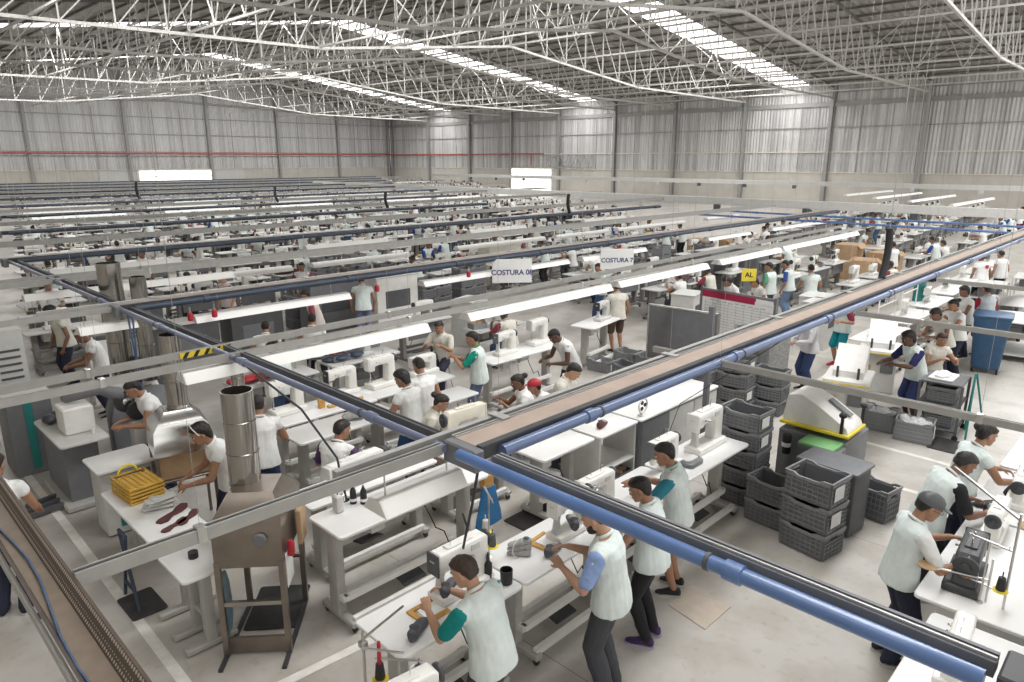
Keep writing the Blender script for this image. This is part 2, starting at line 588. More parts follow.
    if 'glasses' in extra:
        c = MB(HM)
        for sd in (-1, 1):
            c.path([(sd * .032 + .021 * math.cos(R(q)), .106, .003 + .016 * math.sin(R(q))) for q in range(0, 361, 30)], .0022, 5)
            c.path([(sd * .053, .104, .006), (sd * .078, .05, .006), (sd * .080, -.01, 0)], .002, 5)
        c.build('glasses', 'black', root)
    # clothes
    t = MB()
    g = .014
    hem = (pel - fr[0][1] * .10, fr[0][1], fr[0][2], fr[0][3])
    hip = (pel - fr[0][1] * .02, fr[0][1], fr[0][2], fr[0][3])
    t.loft([oval(hem, max(bw[0], bw[1]) * 1.04 + .042, bd[0] + .046, 20, -.002), oval(hip, bw[0] + .036, bd[0] + .038, 20, -.002)] +
           [oval(fr[i], bw[i] + g + (.012 if i == 1 else 0), bd[i] + g + (.016 if i == 1 else 0)) for i in (1, 2, 3, 4)] +
           [oval(fr[5], bw[5] + .012, bd[5] + .014)] + [oval((fr[5][0] + fr[5][1] * .036 + fr[5][3] * .004,) + fr[5][1:], .070, .070)])
    for sd in (-1, 1):
        k = .30 if not sleeve else .22
        t.limb([SH[sd] - fS[2] * sd * .07, SH[sd], SH[sd].lerp(EL[sd], k * .6)], [.082 * h, .070 * h, .064 * h])
    link('vest', fuse(t, max(vox, .009), 'vest', cloth(vest), 3, wrinkle=.0075, wscale=(11, 11, 4.5), seed=seed), root)
    cl = MB()
    cc = fr[5][0] + fr[5][1] * .030 + fr[5][3] * .004
    cl.path([cc + fr[5][2] * .068 * math.cos(R(q)) + fr[5][3] * .066 * math.sin(R(q)) + fr[5][1] * (.010 - .020 * math.sin(R(q))) for q in range(-235, 56, 20)], .013, 7)
    cl.build('collar', cloth(collar or vest), root)
    if sleeve:
        for sd in (-1, 1):
            s_ = MB()
            if long_sleeve:
                s_.limb([SH[sd], SH[sd].lerp(EL[sd], .5), EL[sd], EL[sd].lerp(WR[sd], .5), EL[sd].lerp(WR[sd], .93)], [.068 * h, .060 * h, .052 * h, .047 * h, .036 * h])
            else:
                s_.limb([SH[sd], SH[sd].lerp(EL[sd], .4), SH[sd].lerp(EL[sd], .74)], [.068 * h, .066 * h, .062 * h])
            link('sleeve', fuse(s_, max(vox, .009), 'sleeve', cloth(sleeve), 2, wrinkle=.006, wscale=(14, 14, 14), seed=seed + sd), root)
    q = MB()
    q.loft([oval((pel - fr[0][1] * .10,) + fr[0][1:], bw[0] * .8, bd[0] * .9), oval((pel,) + fr[0][1:], bw[0] + .012, bd[0] + .012), oval((pel + fr[0][1] * .09,) + fr[0][1:], bw[1] + .012, bd[1] + .014)])
    for sd in (-1, 1):
        loose = .012 if leg_style == 'leggings' else .028
        if leg_style == 'shorts':
            q.limb([HP[sd], HP[sd].lerp(KN[sd], .5), HP[sd].lerp(KN[sd], .93)], [.10 * h, .096 * h, .090 * h])
        else:
            q.limb([HP[sd], HP[sd].lerp(KN[sd], .4), KN[sd], KN[sd].lerp(AN[sd], .35), KN[sd].lerp(AN[sd], .75), AN[sd] + Vector((0, -.005, .0))],
                   [(.092) * h, (.080 + loose * .7) * h, (.057 + loose) * h, (.058 + loose) * h, (.045 + loose) * h, (.040 + loose) * h])
    link('shorts' if leg_style == 'shorts' else 'trousers', fuse(q, max(vox, .009), 'trousers', cloth(legs), 3, wrinkle=.006, wscale=(12, 12, 7), seed=seed), root)
    for sd in (-1, 1):
        yaw = Matrix.Rotation(R(-10 * sd), 4, 'Z')
        s_ = MB(Matrix.Translation((AN[sd].x, AN[sd].y, AN[sd].z - .085)) @ yaw)
        rows = ((-.075, .020, .03, .07), (-.06, .038, .02, .10), (0, .042, .02, .105), (.06, .044, .02, .088), (.12, .046, .02, .056), (.165, .040, .02, .046), (.19, .020, .022, .036))
        s_.loft([[(w * math.cos(2*PI*k/12), yy, z0 + (z1 - z0) * (.5 + .5 * math.sin(2*PI*k/12))) for k in range(12)] for yy, w, z0, z1 in rows])
        sh = s_.build('shoe', cloth(shoe), root)
        so = MB(Matrix.Translation((AN[sd].x, AN[sd].y, AN[sd].z - .085)) @ yaw)
        out = [(.038, -.06), (.044, 0), (.047, .06), (.050, .12), (.042, .17), (.016, .198), (-.016, .198), (-.042, .17), (-.050, .12), (-.047, .06), (-.044, 0), (-.038, -.06), (-.018, -.082), (.018, -.082)]
        so.prism(out, 'z', .0, .026)
        so.build('sole', cloth(sole), sh)
    HEADTOP[root.name] = HM @ Vector((0, -.015, .128))
    return root

HEADTOP = {}
def pp(label, px, py, head, seat=None, **kw):
    """a person whose crown the photograph shows at (px, py)"""
    o = person(label, 0, 0, head, **kw)
    ht = HEADTOP[o.name]
    g = G(px, py, ht.z)
    a = R(head - 90)
    o.location = (g.x - (ht.x * math.cos(a) - ht.y * math.sin(a)), g.y - (ht.x * math.sin(a) + ht.y * math.cos(a)), 0)
    if seat:
        stool('grey stool under the ' + seat, o.location, a, kw['sit'] - .02)
    return o
def pg(label, px, py, head, **kw):
    """a person whose feet the photograph shows at (px, py)"""
    g = G(px, py, 0)
    return person(label, g.x, g.y, head, **kw)

# ------------------------------------------------------------------ furniture and machines
def table(label, L, D, Hh, loc, rz, group=None, motor=True, name='sewing_table', top='laminate', legs='leg_grey', panel=False, inset=.20):
    """workbench on two T legs; the operator stands at its -Y side"""
    t = T(name, label, 'table', loc, rz, group)
    b = MB(); b.slab((0, 0, Hh - .034), L, D, .034, .045, .006); b.build('table_top', top, t)
    for sx in (-1, 1):
        x = sx * (L / 2 - inset)
        b = MB()
        b.box((x, .03, (Hh - .034 + .09) / 2), (.095, .15, Hh - .124), .006)
        b.box((x, .03, Hh * .72), (.075, .165, .36), .006)
        b.box((x, .0, .095), (.085, D * .98, .065), .012)
        b.box((x, 0, Hh - .052), (.055, D * .8, .034), .004)
        lg = b.build('leg', legs, t)
        for sy in (-1, 1):
            c = MB(); c.lathe(((.012, -.018), (.032, -.016), (.034, 0), (.032, .016), (.012, .018)), (x, sy * D * .42, .034), 'x', 12)
            c.box((x, sy * D * .42, .055), (.05, .03, .04), .004)
            c.build('caster', 'dark', lg)
    b = MB()
    for y, z in ((D * .36, .13), (-D * .40, .13)):
        b.bar((-L/2 + inset, y, z), (L/2 - inset, y, z), .055, .06)
    b.build('foot_rail', 'white_paint' if legs == 'leg_grey' else legs, t)
    b = MB()
    b.bar((-L/2 + inset, -.10, .30), (L/2 - inset, -.10, .30), .06, .055)
    for sx in (-1, 1):
        b.bar((sx * (L/2 - inset), -.12, .30), (sx * (L/2 - inset), .08, .30), .06, .055)
    b.build('stretcher', 'white_paint' if legs == 'leg_grey' else legs, t)
    if panel:
        b = MB(); b.box((0, .20, Hh - .22), (L - .48, .02, .34), .004); b.build('dark_under_panel', 'graphite', t)  # added dark panel, deepens the shade below the back-row benches
    if motor:
        b = MB(); b.lathe(((.03, -.11), (.075, -.10), (.08, 0), (.075, .10), (.035, .12)), (L * .08, .06, Hh - .18), 'x', 14)
        b.box((L * .08, .06, Hh - .075), (.10, .12, .06), .01); b.build('motor', 'pale_grey', t)
        b = MB(); b.box((-L * .20, .05, Hh - .16), (.17, .22, .19), .012); b.build('control_box', 'pale_grey', t)
        b = MB(); b.box((0, -.04, .155), (.30, .20, .022), .006, rx=.25); b.build('pedal', 'dark', t)
        b = MB(); b.path([(L*.14, .05, Hh-.2), (L*.2, .10, Hh-.38), (L*.22, .02, Hh-.56), (L*.30, .06, .40), (L*.33, .03, .2)], .007); b.build('power_cord', 'cable', t)
    return t

def arm_casting(x0, x1, zt, head_z, deep=.125, hw=.105):
    """one casting: pillar at the right, arm, head at the left"""
    b = MB()
    sec = []
    th = .125
    # outline in xz, extruded in y with softened edges
    pts = [(x0, head_z), (x0, zt - .02), (x0 + .02, zt), (x1 - .03, zt), (x1, zt - .03), (x1 + .005, .065), (x1 - .145, .065), (x1 - .135, zt - th - .03), (x1 - .165, zt - th),
           (x0 + hw + .02, zt - th), (x0 + hw, zt - th - .02), (x0 + hw, head_z)]
    cx = sum(p[0] for p in pts) / len(pts); cz = sum(p[1] for p in pts) / len(pts)
    def ins(k):
        out = []
        n = len(pts)
        for i in range(n):
            a, p, c = Vector(pts[i-1]), Vector(pts[i]), Vector(pts[(i+1) % n])
            e1, e2 = (p - a).normalized(), (c - p).normalized()
            n1, n2 = Vector((e1.y, -e1.x)), Vector((e2.y, -e2.x))
            q = p + (n1 + n2) * k / max(1 + n1.dot(n2), .4)
            out.append(q)
        return out
    rows = ((-deep/2, .014), (-deep/2 + .006, .004), (-deep/2 + .016, 0), (deep/2 - .016, 0), (deep/2 - .006, .004), (deep/2, .014))
    b.loft([[(q.x, .02 + y, q.y) for q in ins(k)] for y, k in rows])
    return b

def sewing_machine(label, loc, rz, kind='post', group=None, cover='dark', body='machine_white', name='sewing_machine'):
    t = T(name, label, 'sewing machine', loc, rz, group)
    zt = {'post': .42, 'flat': .33, 'cyl': .40, 'tall': .50}[kind]
    hz = {'post': .27, 'flat': .15, 'cyl': .25, 'tall': .30}[kind]
    b = MB()
    if kind == 'tall':
        b.box((.02, .03, .04), (.50, .26, .08), .012)
    elif kind == 'cyl':
        b.box((.17, .02, .04), (.20, .20, .08), .012)
        b.limb([(.12, .02, .15), (-.22, .02, .15)], [.045, .036], 12)
        b.box((.17, .02, .12), (.15, .13, .12), .02)
    else:
        b.box((0, .01, .036), (.54, .19, .072), .012)
        b.box((-.13, -.01, .074), (.14, .12, .006), .002)
    b.build('bed', body, t)
    arm_casting(-.26, .24, zt, hz, .15 if kind == 'tall' else .125).build('arm', body, t)
    if kind == 'post':
        b = MB(); b.loft([[(-.205 + px, .02 + py, z) for px, py in rrect(w, d, .015)] for z, w, d in ((.07, .085, .10), (.10, .06, .075), (.20, .05, .055), (.235, .07, .06), (.245, .07, .06))])
        b.build('post', 'pale_grey', t)
    f = MB(); f.box((-.268, .02, zt - .085), (.018, .135, .19 if kind != 'flat' else .16), .008); fp = f.build('face_cover', cover, t)
    if kind in ('post', 'tall'):
        l = MB(); l.box((-.279, .02, zt - .06), (.003, .05, .012)); l.build('name_plate', 'pale_grey', fp)
    b = MB()
    zb = {'post': .25, 'flat': .08, 'cyl': .195, 'tall': .10}[kind]
    b.tube((-.205, .02, hz + .02), (-.205, .02, zb + .03), .007); b.build('needle_bar', 'chrome', t)
    b = MB(); b.tube((-.185, .035, hz + .02), (-.185, .035, zb + .02), .005); b.box((-.20, .015, zb + .008), (.025, .045, .006)); b.build('presser_foot', 'chrome', t)
    b = MB(); b.lathe(((.02, 0), (.062, .002), (.070, .012), (.070, .03), (.055, .038), (.03, .036), (.025, .055), (.008, .06)), (.243, .02, zt - .075), 'x', 18)
    b.build('hand_wheel', 'dark', t)
    for k in range(2):
        b = MB(); b.lathe(((.004, .004), (.018, 0), (.020, -.008), (.008, -.012), (.010, -.026), (.004, -.03)), (-.13 + .06 * k, -.043, zt - .07 - .02 * k), 'y', 10); b.build('tension_dial', 'chrome', t)
    b = MB(); b.box((-.02, .02, zt + .006), (.26, .07, .014), .005); b.build('top_lid', body, t)
    b = MB()
    b.tube((-.10, .02, zt), (-.10, .02, zt + .05), .005, n=6); b.tube((.06, .02, zt), (.06, .02, zt + .07), .005, n=6); b.tube((.06, .02, zt + .065), (.09, .02, zt + .08), .004, n=6)
    b.build('thread_guide', 'chrome', t)
    b = MB(); b.box((.10, -.045, zt - .06), (.09, .008, .055), .003); b.build('dial_panel', 'pale_grey', t)
    return t

def thread_stand(label, loc, rz, cones=(('yellow', 'dark'), ('yellow', 'dark')), hgt=.62, group=None):
    t = T('thread_stand', label, 'thread stand', loc, rz, group)
    b = MB(); b.tube((0, 0, 0), (0, 0, hgt), .009, n=8); b.lathe(((.03, 0), (.03, .01), (.012, .02)), n=10); b.build('pole', 'steel', t)
    b = MB(); b.bar((-.16, 0, hgt), (.16, 0, hgt), .012); b.tube((-.14, 0, hgt), (-.14, 0, hgt + .03), .004, n=6); b.tube((.14, 0, hgt), (.14, 0, hgt + .03), .004, n=6); b.build('top_arm', 'steel', t)
    b = MB(); b.bar((-.16, 0, .17), (.16, 0, .17), .014); b.build('tray_arm', 'steel', t)
    n = len(cones)
    for k, (dk, cc) in enumerate(cones):
        x = -.13 + .26 * k / max(1, n - 1)
        b = MB(); b.lathe(((.055, .178), (.058, .184), (.02, .19)), (x, 0, 0), n=14); d = b.build('spool_disc', dk, t)
        b = MB(); b.lathe(((.032, .19), (.036, .20), (.026, .30), (.012, .305)), (x, 0, 0), n=12); b.tube((x, 0, .30), (x, 0, .35), .005, n=6); b.build('thread_cone', cc, d)
    return t

def lamp(label, x0, x1, y, z, group=None, up=.30, axis='x'):
    t = T('fluorescent_lamp', label, 'lamp', ((x0 + x1) / 2, y, z) if axis == 'x' else (y, (x0 + x1) / 2, z), 0 if axis == 'x' else PI/2, group)
    L = x1 - x0
    b = MB()
    prof = [(-.130, -.05), (-.118, -.05), (-.045, .03), (.045, .03), (.118, -.05), (.130, -.05), (.060, .048), (-.060, .048)]
    b.prism(prof, 'x', -L/2, L/2)
    for s_ in (-1, 1):
        b.prism([(-.130, -.05), (.130, -.05), (.060, .048), (-.060, .048)], 'x', s_ * L/2 - .004, s_ * L/2 + .004)
    b.build('reflector', 'lamp_white', t)
    b = MB(); b.tube((-L/2 + .03, 0, -.012), (L/2 - .03, 0, -.012), .016, n=8); b.build('lamp_tube', 'tube', t)
    for s_ in (-1, 1):
        b = MB(); b.tube((s_ * L * .38, 0, .045), (s_ * L * .38, 0, up), .006, n=6); b.build('hanger', 'steel', t)
    return t

def roof_top(x):
    return 11.4 + .133 * (72 - x if x > 36.8 else max(x, 1.7) - 1.6) - .1

def rail(label, p0, p1, z, w=.050, hh=.075, rods=6.0, group=None, mats='rail_grey', name='power_rail'):
    """grey aluminium channel hung from the roof by thin rods"""
    p0, p1 = Vector((p0[0], p0[1], z)), Vector((p1[0], p1[1], z))
    L = (p1 - p0).length
    t = T(name, label, 'rail', p0, math.atan2(p1.y - p0.y, p1.x - p0.x), group)
    b = MB()
    b.prism([(-w/2, -hh/2), (w/2, -hh/2), (w/2, hh/2), (w/4, hh/2), (w/4, hh/2 - .02), (-w/4, hh/2 - .02), (-w/4, hh/2), (-w/2, hh/2)], 'x', 0, L)
    b.build('channel', mats, t)
    b = MB(); b.box((L/2, 0, hh/2 - .012), (L - .01, w/2 - .004, .012)); b.build('slot_strip', 'dark', t)
    x = rods * .35
    while x < L and rods > 0:
        b = MB(); b.box((x, 0, .003), (.05, w + .012, hh + .018), .004); br = b.build('bracket', 'steel', t)
        b = MB(); w_ = p0.lerp(p1, x / L); b.tube((x, 0, hh/2), (x, 0, roof_top(w_.x) - z), .003 if w_.length > 12 else .0014, n=4); b.build('hanger_rod', 'rail_grey', br)
        x += rods
    return t

def pipe(label, p0, p1, z, r, mt, step=3.0, group=None, name='air_pipe'):
    p0, p1 = Vector((p0[0], p0[1], z)), Vector((p1[0], p1[1], z))
    L = (p1 - p0).length
    t = T(name, label, 'pipe', p0, math.atan2(p1.y - p0.y, p1.x - p0.x), group)
    b = MB(); b.tube((0, 0, 0), (L, 0, 0), r, n=18); b.build('tube', mt, t)
    x = step * .4
    while x < L:
        b = MB(); b.lathe(((r, -.05), (r + .012, -.045), (r + .012, .045), (r, .05)), (x, 0, 0), 'x', 18); c = b.build('coupling', mt, t)
        b = MB(); b.lathe(((r, -.012), (r + .007, -.011), (r + .007, .011), (r, .012)), (x + .14, 0, 0), 'x', 18); b.build('clamp', 'charcoal', t)
        x += step
    return t

def crate_parts(t, l, w, h, mt='crate_grey', tag_card=True, ribs=True, fill=None):
    """stacking crate: floor, ribbed and slotted walls, thick rim, grip holes in the short walls"""
    b = MB()
    th = .012
    b.box((0, 0, .012), (l - .05, w - .05, .024), .004)
    for sx in (-1, 1):
        x = sx * (l/2 - .02)
        b.box((x, 0, h * .36), (th, w - .05, h * .68), 0)
        b.box((x, w * .32, h * .80), (th, w * .28, h * .28), 0); b.box((x, -w * .32, h * .80), (th, w * .28, h * .28), 0)
    for sy in (-1, 1):
        b.box((0, sy * (w/2 - .02), h * .44), (l - .05, th, h * .84), 0)
    b.build('shell', mt, t)
    b = MB()
    if ribs:
        nl, nw = 9, 6
        for sy in (-1, 1):
            for k in range(nl):
                b.box((-l/2 + .035 + (l - .07) * k / (nl - 1), sy * (w/2 - .010), h * .5), (.008, .014, h * .80))
            for z in (.16, .34, .52, .70):
                b.box((0, sy * (w/2 - .010), h * z), (l - .05, .016, .012))
        for sx in (-1, 1):
            for k in range(nw):
                b.box((sx * (l/2 - .010), -w/2 + .035 + (w - .07) * k / (nw - 1), h * .36), (.014, .008, h * .62))
            for z in (.16, .34, .52, .66):
                b.box((sx * (l/2 - .010), 0, h * z), (.016, w - .05, .012))
        b.build('rib_lattice', 'crate_rib' if mt == 'crate_grey' else mt, t)
    b = MB()
    for z, g in ((h - .018, 0), (h * .93 - .03, .003)):
        for sy in (-1, 1):
            yy = sy * (w/2 - .011 - g)
            if g:
                b.box((0, yy, z), (l - g * 2, .022, .018), .004)
            else:
                L2 = l / 2 - .002
                top = [(-L2, z + .017), (-L2 * .62, z + .017), (-L2 * .42, z - .012), (L2 * .42, z - .012), (L2 * .62, z + .017), (L2, z + .017)]
                b.prism(top[::-1] + [(p_[0], p_[1] - .034) for p_ in top], 'y', yy - .011, yy + .011)
        for sx in (-1, 1):
            b.box((sx * (l/2 - .011 - g), 0, z), (.022, w - g * 2, .018 if g else .034), .004)
    b.build('rim', 'crate_rim', t)
    if tag_card:
        b = MB(); b.box((l/2 + .006, -w * .12, h * .52), (.003, w * .46, h * .52), 0); b.build('label_card', 'paper', t)
    if fill:
        b = MB()
        random.seed(int(l * 1000))
        for k in range(14):
            b.ell((random.uniform(-.32, .32) * l, random.uniform(-.3, .3) * w, h * random.uniform(.68, .86)), (l * .16, w * .17, h * .2), 8, 5)
        b.build('liner_bag', fill, t)
    return t
CRATES = {}
def crate(label, loc, rz, l=.60, w=.40, h=.30, group=None, kind='dark'):
    k = (l, w, h, kind)
    if k in CRATES:
        return dup(CRATES[k], loc, rz, label, group)
    t = T('plastic_crate', label, 'crate', loc, rz, group)
    crate_parts(t, l, w, h, {'dark': 'crate_grey', 'card': 'crate_grey', 'light': 'crate_light', 'bag': 'crate_light', 'plain': 'crate_grey'}[kind], kind in ('card', 'bag', 'light'), True, 'bag_clear' if kind == 'bag' else None)
    CRATES[k] = t
    return t

def stool(label, loc, rz, hgt=.50, group=None):
    t = T('stool', label, 'stool', loc, rz, group)
    b = MB(); b.lathe(((.02, hgt - .03), (.16, hgt - .03), (.17, hgt - .015), (.15, hgt), (.02, hgt)), n=16); b.build('seat', 'graphite', t)
    for k in range(4):
        a = R(45 + 90 * k)
        b = MB(); b.tube((.10 * math.cos(a), .10 * math.sin(a), hgt - .03), (.19 * math.cos(a), .19 * math.sin(a), 0), .012, n=8); b.build('leg', 'leg_grey', t)
    b = MB(); b.path([(.155 * math.cos(R(q)), .155 * math.sin(R(q)), .19) for q in range(0, 361, 24)], .008, 6); b.build('foot_ring', 'leg_grey', t)
    return t

def shoe_upper(label, loc, rz, mt='shoe_grey', k=1.0, group=None, cat='shoe upper', strap=True):
    """limp stitched upper without its sole, opening at the top"""
    t = T('shoe_upper', label, cat, loc, rz, group)
    b = MB()
    rows = ((-.115, .020, .012, .085), (-.09, .038, 0, .095), (-.03, .040, 0, .085), (.03, .042, 0, .070), (.08, .044, 0, .052), (.12, .038, 0, .040), (.145, .016, .004, .024))
    b.loft([[(w * math.cos(2*PI*q/14) * k, y * k, (z0 + (z1 - z0) * (.5 + .5 * math.sin(2*PI*q/14))) * k) for q in range(14)] for y, w, z0, z1 in rows])
    b.build('upper', mt, t)
    b = MB(); b.lathe(((.030*k, .0), (.034*k, .006*k), (.026*k, .010*k)), (0, -.055*k, .086*k), n=12); b.build('opening_rim', 'dark', t)
    if strap:
        b = MB()
        for q in range(3):
            y = .0 + q * .028
            b.path([(-.036*k, y*k, .045*k), (-.02*k, y*k, (.082 - .22*(y))*k), (.02*k, y*k, (.082 - .22*y)*k), (.036*k, y*k, .045*k)], .0045*k, 5)
        b.build('lace', 'pale_grey', t)
    return t

# ------------------------------------------------------------------ the hall
XW, YW, X0, RIDGE, EAVE, SL = 72.0, 98.5, -4.0, 36.8, 11.4, 0.133
EAVE_L = EAVE - .75
def roof_z(x):
    return EAVE + SL * (XW - x if x > RIDGE else x - 1.6)

def concrete():
    m = bpy.data.materials.new('polished_concrete'); m.use_nodes = True
    nt = m.node_tree; b = nt.nodes['Principled BSDF']; N = nt.nodes.new; Lk = nt.links.new
    tc = N('ShaderNodeTexCoord')
    def noise_(s, d, lo, hi, p0=.35, p1=.65):
        n = N('ShaderNodeTexNoise'); n.inputs['Scale'].default_value = s; n.inputs['Detail'].default_value = d
        Lk(tc.outputs['Object'], n.inputs['Vector'])
        r = N('ShaderNodeValToRGB'); r.color_ramp.elements[0].position = p0; r.color_ramp.elements[1].position = p1
        r.color_ramp.elements[0].color = (*lo, 1); r.color_ramp.elements[1].color = (*hi, 1); Lk(n.outputs['Fac'], r.inputs[0])
        return r.outputs[0]
    def mul(a, c):
        x = N('ShaderNodeMix'); x.data_type = 'RGBA'; x.blend_type = 'MULTIPLY'; x.inputs[0].default_value = 1
        Lk(a, x.inputs[6]); Lk(c, x.inputs[7]); return x.outputs[2]
    base = noise_(.35, 6, (.44, .415, .38), (.54, .52, .485))
    st = noise_(1.7, 8, (.84, .82, .79), (1, 1, 1), .38, .56)
    sp = noise_(9, 4, (.86, .84, .82), (1, 1, 1), .28, .42)
    br = N('ShaderNodeTexBrick'); br.offset = 0; br.inputs['Scale'].default_value = 1
    br.inputs['Brick Width'].default_value = 4.2; br.inputs['Row Height'].default_value = 4.2; br.inputs['Mortar Size'].default_value = .006
    br.inputs['Color1'].default_value = (1, 1, 1, 1); br.inputs['Color2'].default_value = (.96, .96, .96, 1); br.inputs['Mortar'].default_value = (.55, .53, .5, 1)
    Lk(tc.outputs['Object'], br.inputs['Vector'])
    Lk(mul(mul(mul(base, st), sp), br.outputs['Color']), b.inputs['Base Color'])
    b.inputs['Roughness'].default_value = .38
    return m

def cladding(name, c, dirt, axis, period=.32):
    """corrugated sheet: real ribs come from a wave bump, rain streaks run downwards"""
    m = bpy.data.materials.new(name); m.use_nodes = True
    nt = m.node_tree; b = nt.nodes['Principled BSDF']; N = nt.nodes.new; Lk = nt.links.new
    tc = N('ShaderNodeTexCoord')
    mp = N('ShaderNodeMapping'); mp.inputs['Scale'].default_value = (2.2, 2.2, .05); Lk(tc.outputs['Object'], mp.inputs[0])
    n = N('ShaderNodeTexNoise'); n.inputs['Scale'].default_value = 1.0; n.inputs['Detail'].default_value = 6; Lk(mp.outputs[0], n.inputs['Vector'])
    r = N('ShaderNodeValToRGB'); r.color_ramp.elements[0].position = .36; r.color_ramp.elements[1].position = .60
    r.color_ramp.elements[0].color = (*dirt, 1); r.color_ramp.elements[1].color = (*c, 1)
    Lk(n.outputs['Fac'], r.inputs[0]); Lk(r.outputs[0], b.inputs['Base Color'])
    w = N('ShaderNodeTexWave'); w.bands_direction = axis; w.inputs['Scale'].default_value = 2 * PI / 20 / period
    Lk(tc.outputs['Object'], w.inputs['Vector'])
    bp = N('ShaderNodeBump'); bp.inputs['Strength'].default_value = .9; bp.inputs['Distance'].default_value = .08
    Lk(w.outputs['Fac'], bp.inputs['Height']); Lk(bp.outputs[0], b.inputs['Normal'])
    b.inputs['Roughness'].default_value = .5
    return m
M['concrete'] = concrete()
M['clad_x'] = cladding('wall_sheet', (.66, .66, .655), (.50, .495, .49), 'X')
M['clad_y'] = cladding('wall_sheet', (.66, .655, .645), (.42, .415, .41), 'Y')
M['deck'] = cladding('roof_sheet', (.40, .385, .36), (.30, .285, .265), 'Y', .5)
dm('masonry', (.56, .53, .48), .8, var=.06, scale=1)
dm('steelwork', (.56, .545, .515), .5, var=.08)
dm('purlin', (.15, .14, .13), .55, var=.12)
dm('column_grey', (.33, .325, .315), .5, var=.1)

b = MB(); b.box(((XW - 4) / 2, (YW - 6) / 2, -.1), (XW + 6, YW + 8, .2))
floor = struct(b.build('floor', 'concrete'))
def floor_line(p, q, w=.10, mt='floor_white'):
    p, q = Vector((p[0], p[1], .004)), Vector((q[0], q[1], .004))
    s_ = (q - p).cross(Vector((0, 0, 1))).normalized() * w / 2
    m = MB(); m.raw([p - s_, p + s_, q + s_, q - s_], [(0, 1, 2, 3)])
    struct(m.build('floor_marking', mt, floor, smooth=0))

# right wall (at the far end of the B direction)
COLY = (1.7, 10.4, 19.15, 27.4, 36.1, 44.5, 52.8, 61.6, 70.3, 78.9, 88.2, 97.7)
COLX = (10.6, 21.0, 31.6, 41.9, 52.0, 62.0, 71.4)
wr = MB()
wr.box((XW + .15, (YW - 6) / 2, 1.575), (.3, YW + 6, 3.15))
wall_r = struct(wr.build('wall_right', 'masonry'))
m = MB(); m.box((XW + .05, (YW - 6) / 2, (3.15 + EAVE) / 2), (.06, YW + 6, EAVE - 3.15)); struct(m.build('cladding', 'clad_y', wall_r))
m = MB(); m.box((XW - .04, (YW - 6) / 2, 3.17), (.10, YW + 6, .07)); struct(m.build('sill_flashing', 'cream', wall_r))
for y in COLY:
    m = MB()
    m.box((XW - .22, y, EAVE / 2), (.36, .03, EAVE)); m.box((XW - .40, y, EAVE / 2), (.03, .34, EAVE)); m.box((XW - .04, y, EAVE / 2), (.03, .34, EAVE))
    struct(m.build('column', 'column_grey', wall_r))
for a, c in zip(COLY[:-1], COLY[1:]):
    for k in (1, 2):
        m = MB(); m.box((XW - .02, a + (c - a) * k / 3, (3.2 + 9.3) / 2), (.06, .08, 6.1)); struct(m.build('mullion', 'column_grey', wall_r))
for z, hh, w, mt in ((5.1, .10, .10, 'cream'), (7.4, .09, .09, 'column_grey'), (9.55, .42, .16, 'column_grey'), (10.6, .1, .1, 'column_grey')):
    m = MB(); m.box((XW - .06, (YW - 6) / 2, z), (w, YW + 6, hh)); struct(m.build('girt', mt, wall_r))
# left wall: the gable
wl = MB(); wl.box(((X0 + XW) / 2, YW + .15, 1.575), (XW - X0, .3, 3.15))
wall_l = struct(wl.build('wall_left', 'masonry'))
m = MB(); m.prism([(X0, 3.15), (XW, 3.15), (XW, EAVE), (RIDGE, roof_z(RIDGE)), (X0, EAVE_L)], 'y', YW, YW + .06); struct(m.build('cladding', 'clad_x', wall_l))
m = MB(); m.box(((X0 + XW) / 2, YW - .04, 3.17), (XW - X0, .10, .07)); struct(m.build('sill_flashing', 'cream', wall_l))
for x in COLX:
    m = MB()
    zt = roof_z(x) - .2
    m.box((x, YW - .22, zt / 2), (.03, .36, zt)); m.box((x, YW - .40, zt / 2), (.34, .03, zt)); m.box((x, YW - .04, zt / 2), (.34, .03, zt))
    struct(m.build('column', 'column_grey', wall_l))
for a, c in zip((1.6,) + COLX[:-1], COLX):
    for k in (1, 2):
        x = a + (c - a) * k / 3
        m = MB(); m.box((x, YW - .02, (3.2 + 10.6) / 2), (.09, .06, 7.4)); struct(m.build('mullion', 'column_grey', wall_l))
for z in (7.5, 9.6):
    m = MB(); m.box(((X0 + XW) / 2, YW - .06, z), (XW - X0, .1, .11)); struct(m.build('girt', 'column_grey', wall_l))
m = MB()
m.bar((1.6, YW - .1, 10.55), (RIDGE, YW - .1, 11.75), .18, .3); m.bar((RIDGE, YW - .1, 11.75), (XW, YW - .1, 10.55), .18, .3)
struct(m.build('rake_beam', 'column_grey', wall_l))

m = MB(); m.box((X0 - .1, (YW - 6) / 2, EAVE_L / 2), (.2, YW + 6, EAVE_L)); struct(m.build('wall_near', 'masonry'))  # unseen wall behind the camera, added to cut sky light from the left
